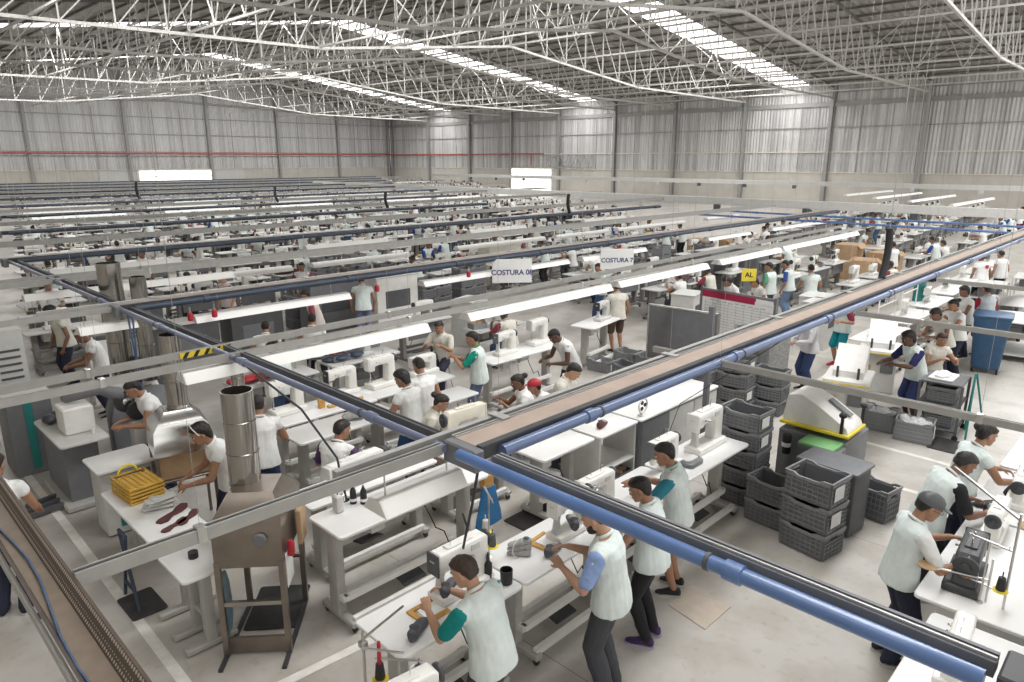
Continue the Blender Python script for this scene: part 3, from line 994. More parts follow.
# daylit doorways
d = MB(); d.box((37.4, YW - .06, 1.5), (9.5, .06, 3.0)); door = struct(d.build('door_1', 'daylight_opening'))
d = MB(); d.box((37.4, YW - .10, 2.25), (9.5, .06, .12)); d.box((37.4, YW - .10, 3.05), (9.8, .1, .14)); struct(d.build('door_rail', 'cream', door))
d = MB(); d.box((XW - .06, 66.8, 1.6), (.06, 7.4, 3.2)); door = struct(d.build('door_2', 'daylight_opening'))
d = MB(); d.box((XW - .10, 66.8, 2.5), (.06, 7.4, .10)); d.box((XW - .10, 66.8, 3.25), (.1, 7.8, .14)); struct(d.build('door_rail', 'cream', door))
for k, (a, c) in enumerate(((17.0, 27.3), (28.0, 32.4), (42.4, 46.5))):
    d = MB(); d.box(((a + c) / 2, YW - .07, 1.5), (c - a, .08, 3.0)); d.box(((a + c) / 2, YW - .13, 3.02), (c - a, .06, .12)); struct(d.build('door_%d' % (k + 3), 'masonry' if k == 0 else 'pale_grey'))

# roof: sheets, translucent strips, purlins
def slope(name, xa, xb, y0, y1, mt, dz, parent=None, th=.05):
    v = []
    for x in (xa, xb):
        for y in (y0, y1):
            v += [(x, y, roof_z(x) + dz), (x, y, roof_z(x) + dz + th)]
    m = MB(); m.raw(v, [(0, 2, 3, 1), (4, 5, 7, 6), (0, 1, 5, 4), (2, 6, 7, 3), (0, 4, 6, 2), (1, 3, 7, 5)])
    return struct(m.build(name, mt, parent, smooth=0))
SKY = [(s_ - 1.45, s_ + 1.45) for s_ in (3.5, 31.2, 57.2, 84.5)]
ceil = struct(link('ceiling', None))
edges = [-6.0] + [e for s_ in SKY for e in s_] + [YW]
for xa, xb in ((X0, RIDGE - .001), (RIDGE + .001, XW)):
    for k in range(0, len(edges), 2):
        slope('roof_sheet', xa, xb, edges[k], edges[k + 1], 'deck', 0, ceil)
    for y0, y1 in SKY:
        slope('skylight', xa, xb, y0, y1, 'skylight_sheet', 0, ceil)
x = X0 + .9
while x < XW:
    m = MB(); z = roof_z(x) - .02
    m.prism([(x - .035, z), (x + .035, z), (x + .035, z - .02), (x - .015, z - .02), (x - .015, z - .12), (x + .035, z - .12), (x + .035, z - .14), (x - .035, z - .14)], 'y', -6, YW)
    struct(m.build('purlin', 'purlin', ceil)); x += 1.76

# trusses
def chord_z(x):
    pts = ((X0, 9.9), (22, 10.28), (RIDGE, 11.9), (52, 10.28), (XW, 10.1))
    for (a, za), (c, zc) in zip(pts, pts[1:]):
        if x <= c:
            return za + (zc - za) * (x - a) / (c - a)
    return 10.1
for i, y in enumerate(COLY[1:-1]):
    t = T('roof_truss', ('pale steel roof truss with a bent lower chord, %s from the camera end' %
          ('first second third fourth fifth sixth seventh eighth ninth tenth'.split()[i])), 'truss', (0, y, 0), 0, 'roof trusses spanning the hall')
    m = MB()
    P = [(X0 + .2, chord_z(X0)), (22, chord_z(22)), (RIDGE, chord_z(RIDGE)), (52, chord_z(52)), (XW - .4, 10.1)]
    for a, c in zip(P, P[1:]):
        m.bar((a[0], 0, a[1]), (c[0], 0, c[1]), .15, .14)
    m.build('lower_chord', 'steelwork', t)
    m = MB()
    for a, c in ((X0 + .2, RIDGE), (RIDGE, XW - .4)):
        m.bar((a, 0, roof_z(a) - .36), (c, 0, roof_z(c) - .36), .14, .16)
    m.build('upper_chord', 'purlin', t)
    m = MB()
    n = 34; xs = [X0 + .3 + (XW - X0 - .8) * k / n for k in range(n + 1)]
    for k, x in enumerate(xs):
        m.bar((x, 0, chord_z(x)), (x, 0, roof_z(x) - .36), .07)
        if k < n:
            x2 = xs[k + 1]
            if x < RIDGE: m.bar((x, .05, chord_z(x)), (x2, .05, roof_z(x2) - .36), .06)
            else: m.bar((x2, .05, chord_z(x2)), (x, .05, roof_z(x) - .36), .06)
    m.build('web_lattice', 'steelwork', t)
TIES = (8.5, 15, 22, 26.7, 31.6, RIDGE, 42, 47, 52, 56.6, 61.3, 66.2)
NAMES = 'first second third fourth fifth sixth seventh eighth ninth tenth eleventh twelfth'.split()
for i, x in enumerate(TIES):
    t = T('roof_tie', 'long pale steel tie linking the trusses, %s from the near eave' % NAMES[i], 'tie beam', (x, 0, 0), 0, 'long ties between the roof trusses')
    z = chord_z(x)
    m = MB(); m.bar((0, 2, z + .09), (0, YW - .2, z + .09), .11, .10); m.build('tie_bar', 'steelwork', t)
    m = MB()
    for a, c in zip(COLY[1:-2], COLY[2:-1]):
        zt = roof_z(x) - .25
        for k in range(6):
            ya, yb = a + (c - a) * k / 6, a + (c - a) * (k + 1) / 6
            if i % 4 == 1:
                m.bar((0, ya, z + .09), (0, yb, zt) if k % 2 == 0 else (0, ya, z + .1), .05) if k % 2 == 0 else m.bar((0, yb, z + .09), (0, ya, zt), .05)
        if i % 2 == 0 and i:
            m.bar((0, a, z + .09), (0, (a + c) / 2, zt), .05); m.bar((0, (a + c) / 2, zt), (0, c, z + .09), .05)
    m.build('brace_lattice', 'steelwork', t)
# red sprinkler main along both far walls, lattice frame beside the bright door
t = T('sprinkler_pipe', 'thin red pipe running along the far left wall at mid height', 'pipe', (0, YW - .5, 5.12))
m = MB(); m.tube((X0 + 1, 0, 0), (XW - .5, 0, 0), .09, n=8); m.build('tube', 'redpipe', t)
m = MB(); m.bar((X0 + 1, .2, .18), (XW - .5, .2, .18), .08); m.build('support_rail', 'redpipe', t)
t = T('sprinkler_pipe', 'thin red pipe along the right wall ending above the bright doorway', 'pipe', (XW - .55, 0, 5.12))
m = MB(); m.tube((0, YW - .6, 0), (0, 64, 0), .09, n=8); m.tube((0, 66.2, 0), (0, 66.2, -1.5), .08, n=8); m.build('tube', 'redpipe', t)
t = T('lattice_frame', 'grey steel lattice girder on the wall above the bright right doorway', 'frame', (XW - .44, 0, 0))
m = MB(); m.bar((0, 63.6, 5.0), (0, 56, 5.0), .12); m.bar((0, 63.6, 3.4), (0, 56, 3.4), .12)
m.build('rails', 'column_grey', t)
m = MB()
for k in range(6):
    y0 = 63.6 - k * 1.27
    m.bar((0, y0, 5.0), (0, y0 - .63, 3.4), .08); m.bar((0, y0 - .63, 3.4), (0, y0 - 1.27, 5.0), .08)
m.build('brace_lattice', 'column_grey', t)

# ------------------------------------------------------------------ overhead lines (compressed air, power, light) at 2.5 m
ZO = 2.5
# the long blue pipe crossing the picture, with its black-and-silver power rail
pipe('blue compressed air pipe crossing the whole floor beside the near walkway', (2.92, .30), (2.92, 3.36), ZO, .040, 'blue_pipe', 2.6)
pipe('long blue air pipe running away to the far left over the benches', (2.92, 3.50), (2.92, 16.7), ZO, .031, 'grey_pipe', 2.2)
rail('black and silver power rail lying against the near blue pipe', (3.03, .28), (3.03, 3.10), ZO + .012, .085, .07, 0, mats='graphite')
t = T('silver_edge', 'thin silver edge strip along the near black power rail', 'strip', (3.02, .28, ZO + .055))
m = MB(); m.bar((-.012, 0, 0), (-.012, 2.80, 0), .010, .010); m.build('edge_strip', 'alu', t)
rail('narrow dark power rail beside the long blue pipe to the far left', (3.04, 3.72), (3.04, 16.4), ZO, .05, .06, 0, mats='charcoal')
t = T('pipe_end_box', 'dark steel junction box at the corner below the near blue pipe', 'box', (.0, 0, 0))
m = MB(); m.box((3.0, .19, 2.47), (.22, .14, .18), .01); m.build('housing', 'dark', t)
m = MB(); m.tube((3.0, .19, 2.55), (3.0, .19, roof_top(3.0)), .0015, n=5); m.build('hanger_rod', 'steel', t)

def tray_run(label, x0, x1, y, z, mt_pipe, lbl_pipe, group=None, w=.21, r=.043):
    """flat brown cover between an aluminium rail and an air pipe"""
    t = T('cable_tray', label, 'cable tray', (x0, y, z), 0, group)
    L = x1 - x0
    b = MB(); b.box((L/2, 0, .045), (L, w, .012), .003); b.build('cover', 'cover_brown', t)
    b = MB(); b.box((L/2, -w/2 - .03, .01), (L, .06, .10), .004); b.build('side_channel', 'dark', t)
    b = MB(); b.prism([(w/2, -.05), (w/2 + .045, -.05), (w/2 + .045, .06), (w/2 + .03, .06), (w/2 + .03, .0), (w/2 + .012, .0), (w/2 + .012, .06), (w/2, .06)], 'x', 0, L)
    b.prism([(w/2 + .10, -.05), (w/2 + .15, -.05), (w/2 + .15, .055), (w/2 + .10, .055)], 'x', -.9 if x0 > 2.5 else 0, L); b.build('twin_rail', 'alu', t)
    x = .5
    while x < L:
        b = MB(); b.box((x, w/2 + .075, .065), (.08, .17, .012), .003); br = b.build('bracket', 'alu', t); b = MB(); b.tube((x, w/2 + .075, .07), (x, w/2 + .075, roof_top(x0 + x) - z), .003 if x + x0 + y > 14 else .0014, n=4); b.build('hanger_rod', 'alu', br)
        x += 2.4
    b = MB(); b.box((-.04, -.02, -.03), (.09, w + .12, .16), .012); b.build('end_cap', 'graphite', t)
    pipe(lbl_pipe, (x0 + .15, y - w/2 - .105), (x1, y - w/2 - .105), z, r, mt_pipe, 2.4, group)
    return t
tray_run('flat brown-topped cable tray with twin rails running from the pipe crossing to the far right', 3.02, 27.5, 3.40, ZO, 'dusk_pipe', 'blue air pipe along the near side of the brown-topped tray')
ends = (28.3, 26.0, 22.0, 26.0, 30.0, 33.0, 36.0, 40.0, 44.0, 48.0)
starts = (2.92, 2.9, 4.0, 5.2, 6.3, 7.5, 8.7, 9.9, 11.1, 12.3)
ORD = 'second third fourth fifth sixth seventh eighth ninth tenth eleventh'.split()
for k in range(10):
    y = 10.07 + 6.5 * k
    tray_run('brown-topped tray beside the %s dark pipe from the front' % ORD[k], starts[k], ends[k], y + .2, ZO, 'navy_pipe',
             'dark navy' + ' air pipe over the benches, %s line from the front' % ORD[k], 'lines of tray and pipe over the bench rows', .12 if k else .15)
# power rails between
rail('single grey power rail running from the perforated tray over the first bench row', (.66, 3.58), (2.9, 3.53), ZO, .055, .075, 1.7)
rail('upper one of the twin grey rails behind the front bench rows', (.5, 7.22), (22, 7.75), ZO, .05, .07, 3.5)
rail('lower one of the twin grey rails behind the front bench rows', (.5, 6.82), (22, 7.20), ZO, .05, .07, 3.5)
rail('short grey rail on the left below the long blue pipe', (.5, 10.25), (2.86, 10.28), ZO, .05, .07, 2.0)
for k in range(9):
    y = 13.4 + 6.5 * k
    for q in (0, 1):
        rail('%s grey rail of the twin rails over the %s bench line from the front' % (('nearer', 'farther')[q], ORD[k]), (.19 * y - .6, y + .42 * q), (30 + 2.4 * k, y + .42 * q), ZO, .05, .09, 7.0, 'twin power rails over the bench rows')
# rails on the right, running across
rail('grey rail over the crates in the right aisle', (6.2, 3.95), (6.2, -.6), ZO, .045, .06, 2.2)
rail('grey rail over the seated woman at the right carts', (9.57, 3.05), (9.57, -.4), ZO, .045, .06, 2.2)
rail('grey rail farthest back over the right-hand carts', (13.2, 3.0), (13.2, 0), ZO, .045, .06, 2.2)
t = T('rail_post', 'dark square post holding the end of the rail beside the white post machine', 'post', (8.85, 4.72, 0))
m = MB(); m.bar((0, 0, 0), (0, 0, 2.45), .07); m.build('post', 'graphite', t); m = MB(); m.box((0, 0, .01), (.2, .2, .02)); m.build('base_plate', 'graphite', t)
# broad pale beams crossing far away
for x, ya, yb, zz, lb in ((31.5, 3.0, 54, 2.5, 'broad pale beam carrying sockets crossing behind the brown-topped tray'), (57.5, 6, 70, 2.55, 'farthest broad pale beam crossing in front of the right wall')):
    t = T('service_beam', lb, 'beam', (x, 0, zz))
    m = MB(); m.box((0, (ya + yb) / 2, 0), (.22, yb - ya, .34), .01); m.build('casing', 'pale_grey', t)
    y = ya + 1
    while y < yb:
        m = MB(); m.box((-.10, y, -.28), (.16, .30, .26), .01); m.build('socket_box', 'pale_grey' if int(y) % 2 else 'charcoal', t)
        m = MB(); m.tube((0, y + .6, .15), (0, y + .6, roof_top(x) - zz), .008, n=4); m.build('hanger_rod', 'rail_grey', t); y += 4.3
for x, ya in ((24.2, 2.2), (26.6, 2.4)):
    pipe('thin blue pipe crossing under the pale beam, %s one' % ('nearer' if x < 25 else 'farther'), (x, ya), (x, 14), 2.42, .035, 'blue_pipe', 3)
# perforated tray, lower left
def perforated():
    m = mat('perforated_steel', (.30, .25, .20), .5, .4)
    nt = m.node_tree; b = nt.nodes['Principled BSDF']; N = nt.nodes.new; Lk = nt.links.new
    tc = N('ShaderNodeTexCoord'); v = N('ShaderNodeTexVoronoi'); v.inputs['Randomness'].default_value = 0; v.inputs['Scale'].default_value = 42
    Lk(tc.outputs['Object'], v.inputs['Vector'])
    r = N('ShaderNodeValToRGB'); r.color_ramp.interpolation = 'CONSTANT'
    r.color_ramp.elements[0].color = (.62, .56, .47, 1); r.color_ramp.elements[1].position = .36; r.color_ramp.elements[1].color = (.13, .10, .08, 1)
    Lk(v.outputs['Distance'], r.inputs[0]); Lk(r.outputs[0], b.inputs['Base Color'])
    return m
M['perforated'] = perforated()
t = T('perforated_tray', 'brown perforated steel cable tray in the lower left corner', 'cable tray', (0, 0, 0))
ya, yb = 1.6, 5.4
m = MB(); m.box((.555, (ya + yb) / 2, 2.44), (.10, yb - ya, .006)); m.build('tray_floor', 'tray_metal', t)
m = MB(); m.raw([(.605, ya, 2.44), (.605, yb, 2.44), (.650, yb, 2.51), (.650, ya, 2.51)], [(0, 1, 2, 3)]); m.box((.655, (ya + yb)/2, 2.512), (.014, yb - ya, .006)); m.build('perforated_side', 'perforated', t)
m = MB(); m.raw([(.505, ya, 2.44), (.505, yb, 2.44), (.470, yb, 2.50), (.470, ya, 2.50)], [(0, 3, 2, 1)]); m.build('dark_side', 'tray_dark', t)
m = MB(); m.bar((.462, ya, 2.452), (.462, yb, 2.452), .018, .05); m.build('support_rail', 'rail_grey', t)
m = MB(); m.path([(.53 + .03 * math.sin(k * .9), ya + (yb - ya) * k / 14, 2.452) for k in range(15)], .006); m.build('loose_cable', 'cable_blue', t)
for k in range(3):
    m = MB(); m.bar((.46, ya + .5 + k * 1.4, 2.425), (.66, ya + .5 + k * 1.4, 2.425), .03, .02); m.build('hanger', 'dark', t)

# lamps
lamp('white lamp over the empty table at the left of the first row', 2.36, 3.06, 3.56, 2.25, up=.23)
LL = [(2.42, 5.45, 'long white lamp left of centre under the twin rails'), (6.2, 9.4, 'long white lamp above the tall white box machine'),
      (9.7, 12.7, 'white lamp behind the grey notice board'), (13.3, 16.2, 'white lamp in front of the yellow notice under the twin rails'), (16.5, 21.5, 'last white lamp of the twin rails before the cardboard boxes')]
for a, c, lb in LL:
    lamp(lb, a, c, 6.82 + .38 * ((a + c) / 2 - .5) / 21.5, 2.385, up=.10)
lamp('short white lamp hung at the left beside the steel duct', 2.40, 3.10, 10.26, 2.28, up=.18)
lamp('long white lamp at the left edge beneath the second dark pipe', 2.45, 5.9, 13.42, 2.28, up=.18)
for k in range(19):
    y = 10.27 + 3.25 * k if k % 2 == 0 else 13.4 + 3.25 * (k - 1)
    if k == 1: y += .42
    x = max(.185 * y + .2, 3.4)
    seg = random.uniform(0, 1.5)
    xm = ends[k // 2] - 1.2 if k % 2 == 0 else 29 + 2.4 * (k // 2)
    g = 'white lamps over the %s bench line beyond the twin rails' % (('first second third fourth fifth sixth seventh eighth ninth tenth eleventh twelfth thirteenth fourteenth fifteenth sixteenth seventeenth eighteenth nineteenth').split()[k])
    n = 0
    while x + seg < xm and n < 14:
        Lz = random.choice((2.6, 3.4, 4.2))
        if n == 0 or k < 2:
            LP = lamp('white lamp hanging ' + g.replace('white lamps over', 'over'), x + seg, x + seg + Lz, y, 2.2, g, up=.335 if k % 2 == 0 else .27)
            last = LP; lastL = Lz
        else:
            dup(last, (x + seg + lastL / 2, y, 2.2), 0, 'white lamp hanging ' + g.replace('white lamps over', 'over'), g)
            Lz = lastL
        x += Lz + random.choice((.5, 1.6, 3.2)); n += 1
for k in range(4):
    lamp('white lamp past the broad pale beam at the right, %s of four' % NAMES[k], 35.5 + 2 * k, 43.5 + 2 * k, 8.0 + 2.2 * k, 2.5, 'lamps past the pale beam', up=roof_top(39) - 2.5)
# black hoses hanging onto the lines
def z_at(x, y, py):
    lo, hi = 0.0, 14.0
    for _ in range(40):
        m = (lo + hi) / 2
        d = Vector((x, y, m - CAM_H))
        if 341 - FPX * d.dot(UPC) / d.dot(LOOK) > py: lo = m
        else: hi = m
    return lo
def hose(lb, px, py0, py1, y, r, bend=.2):
    g = G(px, py0, 2.56); x = g.x if y is None else g.x * y / g.y
    y = g.y if y is None else y
    z0, z1 = 2.56, z_at(x, y, py1)
    t = T('cable_hose', lb, 'hose', (x, y, z0))
    h = z1 - z0
    m = MB(); m.path([(bend * .5, 0, 0), (bend * .1, 0, h * .25), (-bend * .1, 0, h * .5), (-bend * .05, 0, h * .75), (bend * .1, 0, h)], r, 8); m.build('hose', 'black', t)
    m = MB(); m.tube((bend * .1, 0, h), (bend * .1, 0, roof_top(x) - z0), .006, n=4); m.build('hanger_rod', 'rail_grey', t)
hose('thick black cable hose rising from the brown-topped tray near the cardboard', 884, 277, 228, None, .058, -.25)
hose('black hose dropping to the third dark pipe right of the middle', 568, 213, 194, None, .06)
hose('black hose dropping to the fourth dark pipe at the middle', 386, 208, 192, None, .06)
hose('black hose dropping to the fifth dark pipe left of the middle', 276, 202, 186, None, .06)
hose('black hose dropping to the sixth dark pipe near the bright left door', 138, 199, 182, None, .07)

# ------------------------------------------------------------------ floor markings
def gl(p, q, **k):
    floor_line(G(*p), G(*q), **k)
gl((20, 466), (66, 525)); gl((66, 525), (190, 690)); gl((20, 466), (48, 456)); gl((5, 448), (42, 438)); gl((0, 436), (8, 449)); 
gl((270, 690), (366, 643)); gl((366, 643), (430, 615)); gl((846, 437), (952, 466)); gl((866, 479), (925, 495)); gl((784, 402), (830, 373)); gl((830, 448), (868, 425))
gl((869, 480), (857, 499), w=.13, mt='floor_yellow'); gl((700, 430), (712, 417), w=.3, mt='floor_yellow')
m = MB(); p = [G(668, 605), G(686, 586), G(731, 607), G(705, 630)]
m.raw([Vector((q.x, q.y, .001)) for q in p] + [Vector((q.x, q.y, .009)) for q in p], [(3, 2, 1, 0), (4, 5, 6, 7), (0, 1, 5, 4), (1, 2, 6, 5), (2, 3, 7, 6), (3, 0, 4, 7)])
tag(m.build('floor_board', 'card_floor', smooth=0), 'flat brown hardboard sheet lying on the floor behind the man in grey shorts', 'board')

def mat_on_floor(lb, c, w, d, rz=0):
    m = MB(); m.slab((0, 0, .001), w, d, .018, .03, .004); tag(m.build('rubber_mat', 'rubber', None, (c[0], c[1], 0), rz), lb, 'mat')
mat_on_floor('black rubber mat on the floor inside the steel stand of the near hood', (2.82, 6.10), .52, .72, R(-40))
mat_on_floor('dark rubber mat under the bench behind the blue pipe', (6.05, 5.45), .75, .5)
mat_on_floor('dark mat on the floor beside the open grey crate with the clear bag', (12.35, 2.35), .6, .4)
mat_on_floor('dark rubber mat beneath the narrow tables with the yellow crate', (1.86, 7.15), .34, .5)

# ------------------------------------------------------------------ first bench row (operators stand on its near side)
G1 = None
table('white bench where the man with teal sleeves works', 1.28, .62, .95, (3.18, 3.90, 0), 0)
table('white bench holding the bound bundle of grey uppers', 1.56, .62, .95, (4.62, 3.90, 0), 0)
table('short white bench in front of the man in grey shorts', 1.08, .60, .95, (6.0, 3.95, 0), 0)
table('white bench with the white post machine beside the crate stack', 1.46, .62, .95, (7.32, 3.95, 0), 0)
table('white bench at the bottom edge under the spool stand', 1.2, .62, .95, (1.82, 3.05, 0), 0)
sewing_machine('white post sewing machine with dark grey head in front of the teal-sleeved man', (3.42, 3.92, .95), 0, 'post', cover='charcoal').scale = (1.08, 1.08, 1.05)
sewing_machine('white post sewing machine the man with light blue sleeves sews on', (4.78, 3.86, .95), 0, 'post', cover='machine_white')
sewing_machine('round-headed white machine hidden by the near blue pipe', (5.30, 3.95, .95), 0, 'cyl', cover='machine_white', body='white_paint')
sewing_machine('grey-headed machine in front of the man with the dark teal sleeve', (6.62, 4.0, .95), 0, 'cyl', cover='graphite')
sewing_machine('white post sewing machine standing alone beside the crate stack', (7.56, 3.98, .95), 0, 'post', cover='white_paint').scale = (1.2, 1.25, 1.2)
sewing_machine('white sewing machine cut by the bottom edge beside the red and yellow spools', (2.18, 3.08, .95), R(-8), 'flat', cover='white_paint')
t = T('cutting_unit', 'dark grey rounded plate on the white bench left of the white post machine', 'plate', (6.98, 3.84, .951))
m = MB(); m.slab((0, 0, 0), .30, .17, .06, .06, .01, 5); m.build('plate', 'graphite', t); m = MB(); m.slab((0, .02, .06), .22, .10, .02, .04, .004); m.build('top_cover', 'pale_grey', t)
def jig(lb, c, rz):
    t = T('wooden_jig', lb, 'jig', (c[0], c[1], .951), rz)
    m = MB(); m.box((-.11, 0, .009), (.05, .24, .018), .004); m.box((.02, -.10, .009), (.22, .05, .018), .004); m.box((.02, .10, .009), (.22, .04, .018), .004); m.build('wooden_frame', 'orange_wood', t)
    m = MB(); m.box((.03, 0, .006), (.19, .15, .01), .002); m.build('white_sheet', 'paper', t)
jig('L-shaped orange wooden jig left of the hands of the teal-sleeved man', (3.02, 3.88), 0)
jig('orange wooden jig beside the grey sneaker on the second bench', (4.46, 3.92), .1)
shoe_upper('dark shoe upper lying left of the teal-sleeved man on the bench', (2.80, 3.74, .951), R(-60), 'shoe_grey', 1.15, strap=False)
shoe_upper('grey laced shoe upper lying below the orange jig', (4.37, 3.75, .951), R(-75), 'shoe_grey', 1.1)
for k, dz in enumerate((0, .048, .094)):
    shoe_upper('grey upper in the bound bundle on the second bench, %s' % ('lowest of three', 'middle of three', 'topmost of three')[k], (4.13 + .006 * k, 3.93, .951 + dz), R(35 + 6 * k), 'fabric_grey', .85, 'bound bundle of uppers', strap=k == 2)
m = MB(); m.path([(4.13 + .10 * math.cos(R(q)), 3.93 + .01 * math.sin(R(q)), 1.03 + .086 * math.sin(R(q))) for q in range(0, 361, 20)], .006, 5)
tag(m.build('tie_band', 'pale_grey'), 'pale band tied around the bundle of grey uppers', 'band')
shoe_upper('dark upper held under the needle by the man with light blue sleeves', (4.62, 3.72, 1.14), R(-40), 'shoe_grey', 1.15)
shoe_upper('dark upper held under the needle by the man with teal sleeves', (3.15, 3.78, 1.13), R(-60), 'shoe_grey', 1.1, strap=False)
t = T('black_cup', 'tall black cup beside the handwheel of the first machine', 'cup', (3.74, 3.72, .951))
m = MB(); m.lathe(((.045, 0), (.052, .004), (.055, .13), (.050, .13), (.046, .012), (.002, .01)), n=20, caps=(1, 1)); m.build('cup', 'black', t)
t = T('squeeze_bottle', 'slim black bottle standing beside the black cup', 'bottle', (3.66, 3.86, .951))
m = MB(); m.lathe(((.030, 0), (.034, .01), (.034, .16), (.014, .19), (.014, .205)), n=14); m.build('bottle', 'black', t); m = MB(); m.lathe(((.016, .205), (.016, .23), (.004, .27)), n=10); m.build('nozzle', 'dark', t)
t = T('white_roll', 'small white roll lying beside the black cup', 'roll', (3.58, 3.68, .97)); m = MB(); m.lathe(((.018, -.04), (.022, -.036), (.022, .036), (.018, .04)), axis='x', n=12); m.build('roll', 'paper', t)
thread_stand('steel thread stand with yellow discs behind the first machine', (3.92, 4.12, .95), R(60), (('yellow', 'charcoal'), ('yellow', 'pale_grey')))
t = thread_stand('thread stand with a red-tipped black spool at the bottom edge', (2.28, 3.26, .95), R(-50), (('yellow', 'black'), ('yellow', 'charcoal')), .34)
m = MB(); m.limb([(-.13, 0, .30), (-.128, .0, .46)], [.016, .012], 8); m.build('red_tip', 'red', t)
t = T('spool_post', 'thin steel post with clamp arms standing left of the first bench', 'post', (2.12, 3.42, 0))
m = MB(); m.tube((0, 0, 0), (0, 0, 1.50), .010, n=8); m.lathe(((.09, 0), (.09, .012), (.02, .02)), n=14); m.build('post', 'steel', t); m = MB(); m.bar((-.02, .02, 1.42), (.40, .10, 1.44), .012); m.bar((-.02, -.02, 1.40), (.14, -.25, 1.40), .012); m.box((0, 0, 1.41), (.05, .05, .05), .008); m.build('clamp_arm', 'steel', t)

# second row behind, operator on the far side
table('empty white bench with the black spool cups, closest to the steel hood', 1.90, .58, 1.08, (3.98, 5.45, 0), 0, inset=.12)
table('white bench with the long cream arm machine behind the spool cups', 1.7, .5, .95, (4.1, 6.32, 0), PI)
t = sewing_machine('long white arm machine in front of the seated man in white', (3.95, 6.26, .95), R(4), 'flat', cover='white_paint', body='white_paint'); t.scale = (1.45, 1, .95)
t = sewing_machine('cream sewing machine in front of the woman with the hair bun', (5.62, 6.38, .95), R(178), 'flat', cover='cream', body='cream'); t.scale = (1.25, 1, 1.3)
table('white bench under the cream machine of the woman with the bun', 1.3, .55, .95, (5.7, 6.32, 0), PI)
for k, (x, y) in enumerate(((3.50, 5.66), (3.57, 5.58))):
    t = T('spool_cup', ('black thread cup with a white band on the empty bench', 'second black thread cup beside the first on the empty bench')[k], 'cup', (x, y, 1.081))
    m = MB(); m.lathe(((.034, 0), (.036, .01), (.030, .14), (.016, .17), (.006, .20)), n=14); m.build('cone', 'black', t); m = MB(); m.lathe(((.0372, .03), (.0365, .06)), n=14, caps=(0, 0)); m.build('band', 'paper', t)
t = T('bobbin_winder', 'small pale bobbin winder at the left end of the empty bench', 'bobbin winder', (3.30, 5.62, 1.081))
m = MB(); m.box((0, 0, .09), (.08, .10, .18), .015); m.build('housing', 'pale_grey', t); m = MB(); m.lathe(((.02, 0), (.045, .004), (.045, .016), (.02, .02)), (.04, 0, .13), 'x', 14); m.build('winder_wheel', 'chrome', t); m = MB(); m.tube((.0, 0, .18), (.0, 0, .34), .006, n=6); m.build('pin', 'dark', t)
t = T('tool_bits', 'scatter of small screws on the empty bench', 'screws', (3.78, 5.45, 1.082))
m = MB(); m.lathe(((.014, 0), (.014, .008), (.005, .012)), n=8); m.build('screw_head', 'steel', t); m = MB(); m.lathe(((.012, 0), (.012, .007)), (.09, .05, 0), n=8); m.build('nut', 'dark', t)
t = T('cloth_bag', 'blue cloth hanging on a brown box under the bench behind the pipe crossing', 'cloth', (5.22, 5.50, 0))
m = MB(); m.loft([[(w * math.cos(2*PI*k/14) * (1 + .1 * math.sin(5 * k)), d_ * math.sin(2*PI*k/14), z) for k in range(14)] for z, w, d_ in ((.22, .22, .05), (.35, .20, .05), (.55, .14, .05), (.72, .10, .05))]); m.build('cloth', 'blue_cloth', t)
m = MB(); m.box((0, .02, .79), (.15, .10, .16), .01); m.bar((0, .06, 0), (0, .06, .86), .05); m.build('brown_box', 'orange_wood', t)
table('white bench behind the pipe crossing, above the blue cloth', 1.0, .55, .95, (6.32, 5.42, 0), 0)
# grey cabinet row
t = T('cabinet', 'long grey cabinet with a white top right of the open shelf bench', 'cabinet', (8.85, 5.42, 0))
m = MB(); m.box((0, 0, .46), (2.1, .62, .92), .006); m.build('body', 'graphite', t); m = MB(); m.slab((0, 0, .921), 2.16, .68, .03, .03, .005); m.build('worktop', 'laminate', t)
for k, mt in enumerate(('graphite', 'pale_grey', 'pale_grey')):
    m = MB(); m.box((-.70 + .70 * k, -.32, .46), (.68, .016, .86), .004); d = m.build('door', mt, t)
    m = MB(); m.box((-.45 + .70 * k, -.335, .6), (.014, .02, .12), .003); m.build('handle', 'steel', d)
t = T('shelf_bench', 'white open shelf bench carrying the maroon shoe', 'shelf', (7.30, 5.40, 0))
m = MB(); m.slab((0, 0, .92), .84, .60, .03, .02, .005); m.build('top', 'laminate', t); m = MB(); m.slab((0, 0, .42), .80, .56, .025, .02, .004); m.build('shelf', 'pale_grey', t)
for sx in (-1, 1):
    m = MB(); m.box((sx * .40, 0, .46), (.03, .54, .92), .004); m.build('side_panel', 'pale_grey', t)
t = T('cardboard_tray', 'cardboard tray of tan parts on the lower shelf of the white bench', 'box', (7.35, 5.28, .15))
m = MB(); m.box((0, 0, .01), (.56, .36, .02)); m.box((0, -.175, .06), (.56, .012, .12)); m.box((0, .175, .06), (.56, .012, .12)); m.box((-.275, 0, .06), (.012, .36, .12)); m.box((.275, 0, .06), (.012, .36, .12)); m.build('tray', 'charcoal', t)
for k in range(4):
    m = MB(); m.box((-.18 + .12 * k, .02 * (k % 2), .075), (.10, .26, .10), .012, rz=.2 * k); m.build('tan_part', 'cardboard', t)
m = MB(); m.slab((0, 0, 0), .7, .5, .03, .02, .004); tag(m.build('low_shelf_board', 'pale_grey', None, (7.35, 5.35, .12)), 'low board carrying the cardboard tray under the shelf bench', 'shelf board')
shoe_upper('maroon shoe standing on the white shelf bench', (7.20, 5.34, .951), R(-70), 'maroon', 1.15, cat='shoe')
t = T('desk_fan', 'small white clamp fan with dark blades on the cabinet edge', 'fan', (7.92, 5.20, .951))
